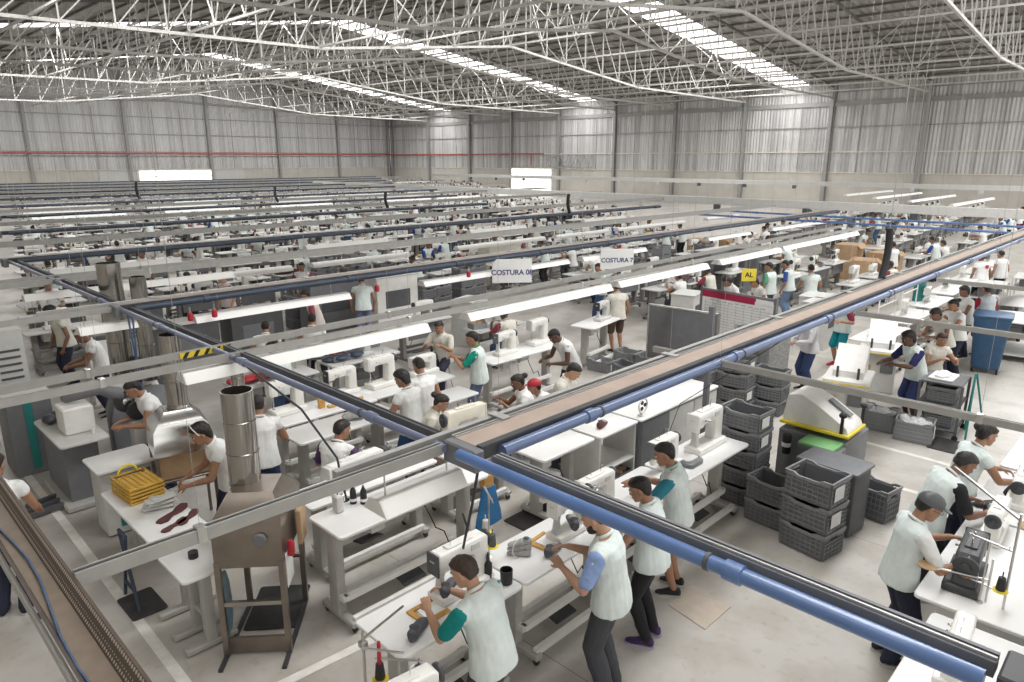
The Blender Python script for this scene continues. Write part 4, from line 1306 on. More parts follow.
m = MB(); m.lathe(((.03, 0), (.05, .004), (.05, .02), (.02, .03), (.014, .10)), n=14); m.build('base', 'white_paint', t)
m = MB(); m.path([(.10 * math.cos(R(q)), -.03, .16 + .10 * math.sin(R(q))) for q in range(0, 361, 20)], .014, 8); m.build('ring', 'white_paint', t)
for k in range(3):
    a = R(120 * k); m = MB(); m.ell((.048 * math.cos(a), -.03, .16 + .048 * math.sin(a)), (.040, .008, .030), 10, 5); m.build('blade', 'dark', t)
t = T('hanging_lamp', 'white pear bulb hanging on a dark cable in front of the grey cabinet', 'lamp', (7.62, 4.62, .70))
m = MB(); m.lathe(((.005, -.06), (.032, -.045), (.038, -.015), (.022, .03), (.016, .05)), n=14); m.build('bulb', 'paper', t); m = MB(); m.path([(0, 0, .05), (0, -.2, .7), (.05, -1.42, 1.75)], .005, 6); m.build('cable', 'cable', t)

# ------------------------------------------------------------------ crates and the cutting press in the middle right
for k in range(3):
    crate('dark grey crate in the nearest stack of three, %s' % ('lowest', 'middle', 'topmost')[k], (7.80, 2.68, .0 + .325 * k), R(-98 + 1.5 * (k - 1)), .58, .46, .32, 'stack of three dark crates', 'card' if k else 'dark')
for k in range(2):
    crate('dark grey crate of the low pair left of the nearest stack, %s' % ('lower', 'upper')[k], (8.06, 3.26, .30 * k), R(-95), .60, .40, .30, 'low pair of dark crates', 'dark')
for k in range(5):
    crate('grey crate in the tall stack beside the post machine, %s' % ('lowest', 'second from bottom', 'middle', 'second from top', 'topmost')[k], (8.36 + .01 * (k % 2), 3.86, .262 * k), R(-92 + 2 * (k % 2)), .58, .42, .262, 'tall crate stack beside the post machine', 'card' if k > 2 else 'plain')
t = T('cutting_press', 'grey cutting press with a sloping white swing arm and yellow edge', 'press', (9.45, 3.15, 0), 0)
m = MB(); m.box((.08, .12, .43), (.86, .90, .86), .02); m.box((-.50, -.08, .41), (.36, .50, .82), .02); m.build('base', 'graphite', t)
m = MB(); m.slab((-.50, -.06, .825), .36, .46, .04, .02, .004); m.build('cutting_board', 'green', t)
m = MB(); m.prism([(-.30, .98), (.56, .98), (.56, 1.05), (.52, 1.34), (.34, 1.38), (.12, 1.28), (-.27, 1.05)], 'x', .02, .56)
m.M = None
m.build('swing_arm', 'white_paint', t).matrix_local = Matrix.Translation((-.33, -.02, 0)) @ Matrix.Rotation(R(0), 4, 'Z')
m = MB(); m.box((-.04, .11, .955), (.64, .92, .045), .008); m.build('arm_edge', 'yellow', t)
m = MB(); m.box((.05, -.08, 1.205), (.12, .34, .03), .005, rx=R(30)); m.build('control_strip', 'graphite', t)
for k, (x, y) in enumerate(((-.33, -.24), (.26, -.30))):
    m = MB(); m.tube((x, y, .95), (x, y, 1.20), .022, n=10); h_ = m.build('lever', 'black', t); m = MB(); m.ell((x, y, 1.23), (.05, .05, .042)); m.build('grip', 'black', h_)
m = MB(); m.lathe(((.055, .56), (.06, .57), (.06, .82), (.055, .83)), (-.46, .40, 0), n=16); b_ = m.build('black_canister', 'black', t); m = MB(); m.lathe(((.0612, .66), (.0612, .72)), (-.46, .40, 0), n=16, caps=(0, 0)); m.build('band', 'paper', b_)
t = T('tool_cabinet', 'low dark grey cabinet with a pale rail in front of the green cutting board', 'cabinet', (8.52, 2.86, 0), R(-4))
m = MB(); m.box((.0, -.12, .42), (.46, .70, .80), .015); m.build('body', 'charcoal', t); m = MB(); m.slab((0, -.12, .82), .52, .76, .04, .03, .006); m.build('top', 'graphite', t)
m = MB(); m.box((-.245, .0, .66), (.03, .42, .05), .008); m.build('pale_rail', 'pale_grey', t); m = MB(); m.box((-.238, -.36, .60), (.02, .14, .12), .008); m.build('recessed_pull', 'black', t)
crate('grey crate standing behind the low cabinet on the aisle line', (9.15, 2.42, 0), R(80), .50, .38, .44, None, 'plain')
for k, (px, py, lb) in enumerate(((853, 428, 'pale grey crate of bagged parts nearest the cutting press'), (878, 434, 'middle pale grey crate of bagged parts on the aisle line'), (914, 446, 'pale grey crate lined with a clear bag, closest to the dark mat'))):
    p = G(px, py - 4, 0); crate(lb, (p.x + .12, p.y + .05, 0), R(-88 + 3 * k), .56, .42, .36, 'bagged crates on the aisle line', 'bag')
# middle right, behind the press
for k in range(4):
    crate('grey crate in the stack left of the white-coated visitor, %s' % ('lowest', 'second', 'third', 'topmost')[k], (11.35, 5.50, .27 * k), R(-90 + 2 * k), .58, .42, .27, 'stack left of the coat', 'card' if k in (1, 3) else 'plain')
for k in range(3):
    crate('grey crate in the second stack behind the press, %s' % ('lowest', 'middle', 'topmost')[k], (11.9, 5.10, .27 * k), R(-88), .58, .42, .27, 'second stack behind the press', 'plain')
for k in range(3):
    crate('grey crate in the stack beside the dark waste bin, %s' % ('lowest', 'middle', 'topmost')[k], (11.0, 6.05, .27 * k), R(-90), .58, .42, .27, 'stack near waste bin', 'dark')
t = T('waste_bin', 'round dark waste bin behind the crate stacks', 'bin', (12.2, 5.60, 0))
m = MB(); m.lathe(((.17, 0), (.18, .01), (.24, .66), (.26, .67), (.26, .70), (.22, .70), (.17, .05), (.01, .05)), n=20); m.build('bucket', 'charcoal', t)
t = T('fabric_cart', 'tall grey panel cart beside the person in the white coat', 'cart', (12.75, 5.85, 0), R(-30))
m = MB(); m.box((0, 0, .75), (.9, .05, 1.25), .01); m.build('panel', 'graphite', t); m = MB(); m.box((.30, -.2, .62), (.46, .36, 1.15), .03); m.build('grey_cover', 'fabric_grey', t)
for sx in (-1, 1):
    m = MB(); m.bar((sx * .43, 0, 0), (sx * .43, 0, 1.4), .05); m.bar((sx * .43, -.3, .03), (sx * .43, .3, .03), .05); m.build('leg', 'leg_grey', t)
# notice boards
t = T('grey_board', 'large plain grey notice board on a stand left of the white board', 'board', (12.05, 7.05, 0), R(93))
m = MB(); m.box((0, 0, 1.02), (1.48, .05, 1.10), .004); m.build('panel', 'graphite', t)
m = MB(); m.box((0, 0, 1.585), (1.54, .07, .03)); m.box((0, 0, .455), (1.54, .07, .03)); m.box((-.755, 0, 1.02), (.03, .07, 1.16)); m.box((.755, 0, 1.02), (.03, .07, 1.16)); m.build('frame', 'steel', t)
for sx in (-1, 1):
    m = MB(); m.bar((sx * .6, 0, 0), (sx * .6, 0, .46), .05); m.bar((sx * .6, -.3, .025), (sx * .6, .3, .025), .05); m.build('leg', 'graphite', t)
t = T('white_board', 'white schedule board with a crimson header on a grey stand', 'board', (14.05, 6.92, 0), R(82))
m = MB(); m.box((0, 0, 1.08), (1.90, .05, 1.15), .004); m.build('backing', 'graphite', t)
m = MB(); m.box((0, .028, 1.03), (1.78, .008, 1.02)); sh = m.build('schedule_sheet', 'paper', t)
m = MB(); m.box((.22, .035, 1.54), (1.34, .01, .14)); m.build('header', 'crimson', t)
m = MB(); m.box((-.68, .035, 1.55), (.40, .01, .10)); m.build('header_label', 'paper', t)
m = MB()
for k in range(13):
    m.box((-.02, .034, .60 + .062 * k), (1.70, .003, .006))
for k in range(9):
    m.box((-.80 + .2 * k, .034, .99), (.006, .003, .86))
for k in range(9):
    m.box((.62 - .16 * k, .035, 1.42 - .008 * k % .03), (.11, .003, .014))
m.build('table_lines', 'fabric_grey', sh)
for sx in (-1, 1):
    m = MB(); m.bar((sx * .93, 0, 0), (sx * .93, 0, 1.68), .06); m.bar((sx * .93, -.3, .03), (sx * .93, .3, .03), .06); m.build('leg', 'graphite', t)
for k, (px, py, r) in enumerate(((603, 370, -88), (626, 374, -92), (628, 361, -90), (650, 366, -86))):
    p = G(px, py, 0)
    crate('open grey crate on the floor before the grey board, %s' % ('nearest', 'with the white card', 'back left', 'back right')[k], (p.x, p.y, 0), R(r), .58, .42, .26, 'open crates before the grey board', 'card' if k == 1 else 'light')
# table with the orange bag and machine left of the grey board
table('white bench in front of the worker in brown shorts left of the grey board', 1.3, .6, .95, (12.2, 9.3, 0), R(10))
sewing_machine('grey-and-dark sewing machine left of the grey board', (12.45, 9.3, .95), R(10), 'post', cover='dark', body='pale_grey')

# ------------------------------------------------------------------ right-hand benches
t = table('white bench with the black machine under the capped man', 1.9, .85, .92, (7.0, .78, 0), PI, motor=False)
m = MB(); m.box((.70, .05, .48), (.44, .60, .80), .01); c_ = m.build('under_cabinet', 'pale_grey', t)
table('white bench where the man in the black shirt works', 1.5, .85, .92, (8.75, .82, 0), PI, motor=False)
table('white bench at the lower right corner under the blue pipe', 1.3, .8, .92, (5.25, .62, 0), PI, motor=False)
table('white bench where the woman at the right edge works', 1.5, .85, .92, (10.35, .82, 0), PI, motor=False)
t = sewing_machine('black-bodied sewing machine in front of the capped man', (6.72, .96, .92), R(184), 'flat', cover='black', body='dark'); t.location.x = 6.58; t.scale = (1.1, 1.4, 1.1)
t = sewing_machine('white sewing machine between the capped man and the man in black', (7.62, .95, .92), R(182), 'flat', cover='white_paint')
t = sewing_machine('white sewing machine in front of the man in the black shirt', (8.62, .92, .92), R(182), 'flat', cover='white_paint')
t = sewing_machine('white sewing machine in front of the woman at the right edge', (9.95, .92, .92), R(182), 'flat', cover='graphite')
t = sewing_machine('white sewing machine at the bottom right corner under the pipe', (5.25, .74, .92), R(185), 'flat', cover='white_paint')
t = thread_stand('thread stand with a yellow disc and black spool beside the black machine', (6.30, .78, .92), R(75), (('yellow', 'black'), ('cardboard', 'pale_grey')), .55)
t = T('thread_rack', 'tall steel thread frame at the right edge over the black machine', 'frame', (6.32, .62, .92))
m = MB(); m.tube((0, 0, 0), (0, 0, .85), .010, n=8); m.build('post', 'steel', t); m = MB(); m.bar((0, 0, .80), (.75, .62, .80), .018); m.build('top_arm', 'steel', t)
t = T('spool_disc', 'round wooden spool disc held beside the forearm of the capped man', 'disc', (6.20, 1.16, 1.13)); m = MB(); m.lathe(((.02, 0), (.075, .002), (.08, .012), (.02, .02)), n=18); m.build('disc', 'cardboard', t); m = MB(); m.bar((0, 0, .005), (.11, -.42, .005), .012); m.tube((.11, -.42, -.2), (.11, -.42, .2), .008, n=6); m.build('arm', 'steel', t)
t = T('yarn_cone', 'pale blue-white thread cone on a wooden disc right of the man in black', 'thread cone', (8.05, .70, .92)); m = MB(); m.lathe(((.10, 0), (.11, .01), (.10, .02)), n=18); m.build('disc', 'cardboard', t); m = MB(); m.lathe(((.06, .02), (.062, .03), (.02, .17)), n=14); m.build('cone', 'paper', t)
t = T('yarn_cone', 'thread cone on a wooden disc at the right edge beside the black uppers', 'thread cone', (8.35, .56, .92)); m = MB(); m.lathe(((.10, 0), (.11, .01), (.10, .02)), n=18); m.build('disc', 'cardboard', t); m = MB(); m.lathe(((.05, .02), (.052, .03), (.02, .15)), n=14); m.build('cone', 'charcoal', t)
for k, (x, y, r) in enumerate(((8.25, 1.06, 20), (8.85, .98, 80), (9.35, .88, 40), (7.98, 1.0, 130))):
    shoe_upper('black shoe upper on the right benches, %s' % ('under the hands of the man in black', 'beyond the hands of the man in black', 'on the far bench end', 'beside the white machine of the man in black')[k], (x, y, .921), R(r), 'black', 1.25, strap=False)
t = T('white_partition', 'long white panel edge at the lower right corner', 'panel', (6.7, .20, 0)); m = MB(); m.box((0, 0, .55), (3.2, .05, 1.1), .01); m.build('panel', 'laminate', t); m = MB(); m.box((0, 0, .03), (3.2, .2, .06), .01); m.build('foot', 'leg_grey', t)
# machines and carts farther up the right side
def press_machine(lb, x, y, rz, k=1.0):
    t = T('toe_press', lb, 'machine', (x, y, 0), rz)
    m = MB(); m.box((0, 0, .42), (.72, .62, .84), .03); m.build('cabinet', 'pale_grey', t)
    m = MB(); m.slab((-.08, 0, .84), .92, .72, .05, .05, .008); m.build('table_plate', 'white_paint', t); m = MB(); m.box((-.52, 0, .835), (.05, .72, .03), .006); m.build('yellow_edge', 'yellow', t)
    m = MB(); m.prism([(-.30, .89), (.30, .89), (.30, 1.30), (.10, 1.38), (-.06, 1.20), (-.30, 1.0)], 'y', -.24, .24); m.build('hood', 'white_paint', t)
    for s_ in (-1, 1):
        m = MB(); m.tube((-.34, s_ * .16, .89), (-.34, s_ * .16, 1.08), .02, n=8); m.build('peg', 'dark', t)
    m = MB(); m.box((-.375, -.15, .55), (.02, .22, .26), .005); m.build('vent_panel', 'graphite', t); m = MB(); m.box((-.378, .18, .50), (.02, .10, .12), .004); m.build('switch_box', 'orange_wood', t)
    m = MB(); m.path([(-.45, .30, .84), (-.50, .34, .55), (-.46, .36, .25), (-.40, .38, .02)], .02, 8); m.build('drain_hose', 'black', t)
    return t
press_machine('white toe press with a yellow edge in front of the man in the navy shirt', 12.3, 3.9, R(12))
press_machine('white press machine behind the man in the navy shirt', 14.7, 4.15, R(15))
def cart(lb, x, y, rz, L=1.0, D=.6, H=.95, mt='graphite', fill=0):
    t = T('wheeled_cart', lb, 'cart', (x, y, 0), rz)
    for sx in (-1, 1):
        for sy in (-1, 1):
            m = MB(); m.bar((sx * L/2, sy * D/2, .10), (sx * L/2, sy * D/2, H), .04); p_ = m.build('post', mt, t)
            m = MB(); m.lathe(((.02, -.015), (.045, -.014), (.045, .014), (.02, .015)), (sx * L/2, sy * D/2, .047), 'x', 12); m.build('caster', 'black', p_)
    for z in (.14, .55, H):
        m = MB(); m.box((0, 0, z), (L, D, .03), .005); m.build('shelf', mt, t)
    return t
cart('dark wheeled cart holding crates in front of the seated woman', 13.0, 2.62, R(4), .75, .6, .92, 'charcoal')
for k, z in enumerate((.16, .57)):
    crate('dark crate on the %s shelf of the dark wheeled cart' % ('lower', 'upper')[k], (13.0, 2.62, z), R(4), .58, .42, .26, None, 'plain')
t = T('white_parts_tray', 'white tray of pale parts on top of the dark wheeled cart', 'tray', (13.0, 2.65, .936)); m = MB(); m.slab((0, 0, 0), .5, .36, .03, .04, .006); m.build('tray', 'paper', t)
for k in range(5):
    m = MB(); m.ell((-.16 + .08 * k, .03 * (-1) ** k, .05), (.06, .08, .03), 10, 5); m.build('part_piece', 'laminate', t)
t = T('green_tripod', 'thin green poles leaning beside the dark wheeled cart', 'tripod', (12.9, 2.18, 0)); 
for a, b_ in (((-.05, .0, 0), (.25, .06, 1.05)), ((.5, -.15, 0), (.28, .05, 1.05)), ((.45, .12, 0), (.27, .06, 1.05))):
    m = MB(); m.tube(a, b_, .016, n=8); m.build('leg', 'teal_panel', t)
t = T('wheeled_bin', 'tall blue wheeled bin behind the woman in the sleeveless white top', 'bin', (17.6, 2.86, 0), R(8))
m = MB(); m.loft([[(px, py, z) for px, py in rrect(w, d_, .06, 3)] for z, w, d_ in ((.10, .52, .48), (.14, .56, .52), (1.16, .70, .66), (1.22, .74, .70))]); m.build('body', 'blue_bin', t); m = MB(); m.slab((0, 0, 1.22), .76, .72, .05, .06, .01); m.build('lid', 'blue_bin', t)
for sy in (-1, 1):
    m = MB(); m.lathe(((.03, -.025), (.09, -.022), (.09, .022), (.03, .025)), (-.20, sy * .22, .09), 'y', 14); m.build('wheel', 'black', t)
    m = MB(); m.lathe(((.03, -.025), (.09, -.022), (.09, .022), (.03, .025)), (.20, sy * .22, .09), 'y', 14); m.build('wheel', 'black', t)
for k, (x, y, lb) in enumerate(((19.6, 2.75, 'white wheeled cart right of the blue bin'), (21.8, 3.3, 'white wheeled cart by the red-sleeved woman'), (19.4, 1.9, 'white wheeled cart at the right edge'), (24.5, 4.2, 'white wheeled cart near the red emblem'), (27.0, 3.6, 'white wheeled cart far up the right edge'))):
    cart(lb, x, y, R(5), 1.5, .8, .88, 'pale_grey')
    for q in range(2):
        crate('%s grey crate on the shelf of the ' % ('left', 'right')[q] + lb, (x - .35 + .7 * q, y, .565), R(5), .58, .42, .26, None, 'plain')
for k in range(7):
    x = 15.6 + 2.3 * k; y = 4.45 + .12 * k
    table('white bench right of the brown-topped tray, %s from the front' % NAMES[k], 1.9, .65, .92, (x, y, 0), 0)
    sewing_machine('white sewing machine right of the brown-topped tray, %s from the front' % NAMES[k], (x - .3, y, .92), R(8), ('flat', 'post', 'cyl')[k % 3], cover=('graphite', 'machine_white', 'pale_grey')[k % 3])
t = T('green_apron', 'teal cloth hanging over the rail near the far end of the right benches', 'cloth', (20.1, 4.95, .9)); m = MB(); m.loft([[(.30 * math.cos(2*PI*k/12), .12 * math.sin(2*PI*k/12), z) for k in range(12)] for z in (0, .3, .62)]); m.build('cloth', 'teal_panel', t); m = MB(); m.bar((0, 0, -.9), (0, 0, .7), .04); m.build('post', 'steel', t)
# white frames on the benches
for k, (x, y) in enumerate(((16.9, 4.5), (18.9, 4.6))):
    t = T('thread_rack', 'white tube frame above the benches right of the tray, %s one' % ('nearer', 'farther')[k], 'frame', (x, y, .92))
    for a, b_ in (((-.6, .25, 0), (-.6, .25, .7)), ((.6, .25, 0), (.6, .25, .7)), ((-.6, .25, .7), (.6, .25, .7)), ((-.6, .25, .4), (.6, .25, .4))):
        m = MB(); m.tube(a, b_, .015, n=8); m.build('tube', 'white_paint', t)

# ------------------------------------------------------------------ left side: hoods, desks, grinders
def duct(lb, x, y, z0, z1, r, mt='stainless'):
    t = T('exhaust_duct', lb, 'duct', (x, y, z0))
    h = z1 - z0
    m = MB(); m.lathe(((r, 0), (r, h), (r - .008, h), (r - .008, .05), (.01, .04)), n=28); m.build('tube', mt, t)
    z = .02
    while z < h + .01:
        m = MB(); m.lathe(((r, -.008), (r + .007, -.004), (r + .007, .004), (r, .008)), (0, 0, min(z, h - .008)), n=28, caps=(0, 0)); m.build('seam', mt, t); z += max(h / 3, .2)
    return t
HR = R(-40.6)
t = T('extraction_hood', 'brown-grey steel extraction hood on an open stand, nearest the camera', 'extraction hood', (2.60, 5.87, 0), HR)
hw, hd_ = .28, .39
for sx in (-1, 1):
    for sy in (-1, 1):
        m = MB(); m.bar((sx * hw, sy * hd_, 0.02), (sx * hw, sy * hd_, .98), .05); m.build('leg', 'stainless_dull', t)
    m = MB(); m.bar((sx * hw, -hd_ - .22, .015), (sx * hw, hd_ + .05, .015), .04, .025); m.build('floor_skid', 'dark', t)
m = MB(); m.box((0, -hd_ + .02, .10), (2 * hw, .03, .16)); m.build('kick_plate', 'stainless_dull', t)
m = MB(); m.bar((-hw, -hd_, .55), (hw, -hd_, .55), .04); m.bar((-hw, hd_, .55), (hw, hd_, .55), .04); m.build('cross_bar', 'stainless', t)
m = MB(); m.loft([[(px, py, z) for px, py in ((-w, -d0), (w, -d0), (w, d1), (-w, d1))] for z, w, d0, d1 in ((.92, hw + .02, hd_ + .02, hd_ + .02), (1.22, hw + .02, hd_ + .02, hd_ + .02), (1.36, hw + .02, hd_ - .02, hd_ + .02), (1.54, .20, .18, .20))])
m.build('hood', 'stainless_dull', t)
m = MB(); m.lathe(((.11, 0), (.12, .01), (.10, .03)), (-.30, -.12, 1.22), 'x', 20); m.build('inspection_cap', 'stainless_dull', t)
m = MB(); m.lathe(((.05, -.03), (.06, -.02), (.06, .0)), (.12, -.42, 1.20), 'y', 14); m.build('round_port', 'graphite', t)
m = MB(); m.box((-.302, .10, 1.27), (.004, .18, .10)); m.build('paper_note', 'paper', t)
m = MB(); m.box((.306, -.22, .82), (.006, .24, .34)); m.build('paper_sheet', 'paper', t)
m = MB(); m.lathe(((.03, .94), (.035, .95), (.035, 1.06), (.02, 1.09)), (.34, -.26, 0), n=12); m.build('red_cup', 'red', t)
m = MB(); m.box((.36, .12, 1.06), (.05, .22, .36), .01); m.build('cardboard_flap', 'cardboard', t)
m = MB(); m.ell((-.34, -.10, .36), (.035, .13, .36), 10, 6); m.build('blue_plastic_bag', 'pale_blue_film', t)
duct('tall shiny steel duct rising from the nearest hood', 2.58, 6.02, 1.50, 2.42, .142)
duct('steel duct rising behind the white hood at the left', 2.90, 8.46, 1.58, 2.46, .12)
duct('tall steel duct at the far left in front of the walking man', 3.35, 12.0, 1.0, 2.9, .17)
duct('second steel duct just right of the tall far left one', 3.62, 11.6, 1.05, 2.7, .12)
duct('slim steel duct passing behind the nearest steel duct', 3.35, 7.75, 1.2, 2.35, .075)
t = T('extraction_hood', 'shiny faceted metal hood over a brown box, left of the woman with the headband', 'extraction hood', (2.86, 8.42, 0), R(-12))
m = MB(); m.loft([[(px, py, z) for px, py in ((-w, -d0), (w, -d0), (w, d0), (-w, d0))] for z, w, d0 in ((1.10, .33, .33), (1.40, .30, .30), (1.58, .15, .15))]); m.build('hood', 'chrome', t)
m = MB(); m.box((0, .02, .94), (.56, .56, .32), .01); m.build('brown_box', 'cardboard', t)
for sx in (-1, 1):
    for sy in (-1, 1):
        m = MB(); m.bar((sx * .30, sy * .30, 0), (sx * .30, sy * .30, 1.12), .035); m.build('leg', 'stainless_dull', t)
m = MB(); m.slab((0, 0, .76), .62, .62, .025, .02, .004); m.build('shelf_plate', 'stainless_dull', t)
def narrow_table(lb, x, y0, y1, w, H):
    t = T('narrow_table', lb, 'table', (x, (y0 + y1) / 2, 0))
    L = y1 - y0
    m = MB(); m.slab((0, 0, H - .035), w, L, .035, .05, .006); m.build('table_top', 'laminate', t)
    for s_ in (-1, 1):
        m = MB(); m.box((0, s_ * (L/2 - .16), H / 2), (.10, .08, H - .08), .008); m.box((0, s_ * (L/2 - .16), .04), (w * 1.0, .09, .06), .01); m.build('leg', 'leg_grey', t)
    m = MB(); m.bar((0, -L/2 + .16, .30), (0, L/2 - .16, .30), .05); m.build('stretcher', 'leg_grey', t)
    return t
narrow_table('narrow white table carrying the yellow crate and shoe parts', 2.17, 6.58, 8.25, .56, .86)
narrow_table('small lower white table closest to the perforated tray', 2.10, 5.86, 6.48, .48, .84)
t = T('yellow_crate', 'mustard yellow slatted plastic crate on the narrow white table', 'crate', (2.19, 7.92, .861), R(4))
m = MB(); m.box((0, 0, .012), (.36, .52, .024), .005)
for z in (.05, .09, .13, .17):
    m.box((-.175, 0, z), (.012, .52, .024), .003); m.box((.175, 0, z), (.012, .52, .024), .003); m.box((0, -.255, z), (.36, .012, .024), .003); m.box((0, .255, z), (.36, .012, .024), .003)
for sx in (-1, 1):
    for q in range(5):
        m.box((sx * .17, -.24 + .12 * q, .10), (.014, .02, .18), .003)
m.build('slatted_wall', 'mustard', t)
m = MB(); m.box((0, -.06, .16), (.34, .36, .05), .01)
for q in range(6):
    m.box((-.14 + .056 * q, -.06, .188), (.030, .36, .012), .004)
m.build('inner_basket', 'mustard', t)
m = MB(); m.path([(.10 * math.cos(R(q)) , .24, .18 + .09 * math.sin(R(q))) for q in range(0, 181, 15)], .014, 8); m.build('handle', 'yellow', t)
for k in range(3):
    t = T('work_glove', 'grey knitted glove in the pile on the narrow white table, %s' % ('lowest', 'middle', 'topmost')[k], 'glove', (2.20 + .01 * k, 7.42 - .02 * k, .862 + .046 * k), R(70 + 12 * k), 'pile of grey gloves'); t.scale = (1.25, 1.25, 1.5)
    m = MB(); m.loft([[(w * math.cos(2*PI*q/12), yy, .016 + .015 * math.sin(2*PI*q/12)) for q in range(12)] for yy, w in ((-.13, .045), (-.05, .05), (.02, .052), (.05, .045))])
    for q in range(4):
        m.limb([(-.034 + .023 * q, .04, .016), (-.040 + .027 * q, .11 - .012 * abs(q - 1.5), .016)], [.011, .009], 7)
    m.limb([(.045, -.02, .016), (.075, .04, .016)], [.012, .009], 7); m.build('glove', 'pale_grey', t)
def piece(lb, c, rz, k=1.0):
    out = [(-.17, -.03), (-.12, -.055), (-.04, -.03), (.04, -.05), (.12, -.04), (.17, .0), (.15, .05), (.08, .045), (.02, .02), (-.06, .03), (-.13, .035), (-.17, .02)]
    m = MB(); m.loft([[(x * k, y * k, z) for x, y in out] for z in (0, .014)]); tag(m.build('cut_part', 'maroon', None, c, rz, 0), lb, 'shoe part')
piece('long maroon shoe cut-out beside the pile of gloves', (2.28, 7.18, .862), R(30), 1.3)
piece('maroon shoe cut-out at the front of the narrow table', (2.20, 6.92, .862), R(24), .95)
piece('maroon shoe cut-out nearest the table corner', (2.36, 6.98, .862), R(36), 1.0)
t = T('black_roll', 'small black tape roll on the small lower white table', 'roll', (2.10, 6.22, .841)); m = MB(); m.lathe(((.02, 0), (.045, 0), (.045, .06), (.02, .06)), n=16); m.build('roll', 'black', t)
t = T('chair_frame', 'dark folding frame leaning at the left of the narrow tables', 'frame', (1.80, 7.25, 0))
for a, b_ in (((0, -.22, 0), (0, .10, .80)), ((0, .22, 0), (0, -.10, .80)), ((0, -.10, .80), (0, .10, .80)), ((.0, -.14, .2), (0, .14, .2))):
    m = MB(); m.tube(a, b_, .018, n=8); m.build('tube', 'navy_pipe', t)
t = T('side_cabinet', 'white side cabinet with a teal front behind the yellow crate', 'cabinet', (2.36, 9.02, 0))
m = MB(); m.box((0, 0, .42), (.62, .42, .80), .01); m.build('body', 'pale_grey', t); m = MB(); m.slab((0, 0, .86), .72, .60, .035, .04, .006); m.build('top', 'laminate', t); m = MB(); m.box((.04, -.22, .44), (.40, .02, .66), .004); m.build('teal_front', 'teal_panel', t)
t = T('grinding_bench', 'grey bench with a white box and dark grinding heads at the left', 'bench', (2.18, 10.45, 0))
m = MB(); m.slab((0, 0, .90), .58, 1.35, .04, .06, .008); m.build('bench_top', 'pale_grey', t); m = MB(); m.box((-.02, .05, .48), (.40, 1.05, .82), .01); m.build('cabinet', 'graphite', t); m = MB(); m.box((0, 0, .05), (.62, 1.25, .08), .012); m.build('plinth', 'leg_grey', t)
m = MB(); m.box((.05, -.12, 1.12), (.36, .40, .36), .02); m.build('white_box', 'white_paint', t)
m = MB(); m.limb([(.0, -.05, 1.38), (.35, -.25, 1.46), (.55, -.32, 1.36)], [.07, .07, .10]); m.build('grinder_arm', 'graphite', t)
m = MB(); m.lathe(((.03, -.05), (.15, -.04), (.16, 0), (.15, .04), (.03, .05)), (.62, -.36, 1.26), 'y', 20); w_ = m.build('grinding_wheel', 'dark', t); m = MB(); m.lathe(((.03, -.07), (.06, -.06), (.03, -.05)), (.62, -.36, 1.26), 'y', 14); m.build('hub', 'chrome', w_)
for k in range(4):
    m = MB(); m.ell((-.16 + .09 * k, .34 + .08 * (k % 2), 1.02), (.09, .12, .07), 10, 6); m.build('dark_upper', 'dark', t)
m = MB(); m.lathe(((.022, .94), (.025, .95), (.025, 1.0), (.010, 1.03), (.010, 1.05)), (.16, -.44, 0), n=10); m.build('small_bottle', 'paper', t)
for k in range(3):
    m = MB(); m.bar((-.9 + .12 * k, -.45 + .18 * k, .05), (-.30, -.40 + .18 * k, .07), .06, .05); m.build('foot_bar', 'charcoal', t)
t = T('grinding_stand', 'pale post with a dark grinding wheel in front of the bent woman', 'grinder', (2.88, 10.0, 0)); m = MB(); m.box((0, 0, .50), (.18, .22, 1.0), .02); m.build('post', 'pale_grey', t); m = MB(); m.lathe(((.03, -.05), (.13, -.04), (.13, .04), (.03, .05)), (0, -.05, 1.14), 'y', 18); m.build('wheel', 'dark', t)
t = T('control_cabinet', 'white control cabinet with a red button at the left aisle', 'machine', (3.75, 14.3, 0), R(-10))
m = MB(); m.prism([(-.35, 0), (.35, 0), (.35, .95), (.2, 1.25), (-.35, 1.25)], 'x', -.3, .3); m.build('housing', 'white_paint', t); m = MB(); m.lathe(((.05, 0), (.05, -.03), (.02, -.045)), (.1, -.36, .98), 'y', 14); m.build('red_button', 'red', t); m = MB(); m.box((0, -.12, 1.29), (.5, .4, .10), .02); m.build('black_display', 'charcoal', t); m = MB(); m.box((0, 0, .03), (.7, .8, .06), .01); m.build('plinth', 'leg_grey', t)
t = T('dark_cabinet', 'dark blue-grey cabinet with papers at the left edge', 'cabinet', (1.95, 11.9, 0))
m = MB(); m.box((0, 0, .58), (.55, .7, 1.16), .01); m.build('body', 'graphite', t); m = MB(); m.box((-.02, -.36, .60), (.10, .015, 1.0)); m.build('teal_strip', 'teal_panel', t); m = MB(); m.box((0, 0, 1.19), (.58, .74, .05), .008); m.build('top', 'pale_grey', t)
t = T('slotted_panel', 'pale panel with rows of dark slots at the left edge', 'panel', (2.05, 13.1, 0)); m = MB(); m.box((0, 0, .95), (.44, .3, 1.9), .02); m.build('body', 'pale_grey', t)
m = MB()
for q in range(7):
    m.box((0, -.155, .9 + .11 * q), (.30, .012, .035))
m.build('slot_grille', 'charcoal', t)
t = T('machine_cover', 'low grey hood with white papers before the steel duct at the left', 'machine', (3.25, 11.0, 0), R(-10)); m = MB(); m.loft([[(px, py, z) for px, py in rrect(w, d_, .05)] for z, w, d_ in ((0, .9, .7), (.8, .9, .7), (1.05, .75, .5), (1.1, .5, .3))]); m.build('cover', 'graphite', t); m = MB(); m.box((-.05, -.30, 1.0), (.34, .24, .012), 0, rx=R(48)); m.build('paper_sheet', 'paper', t)
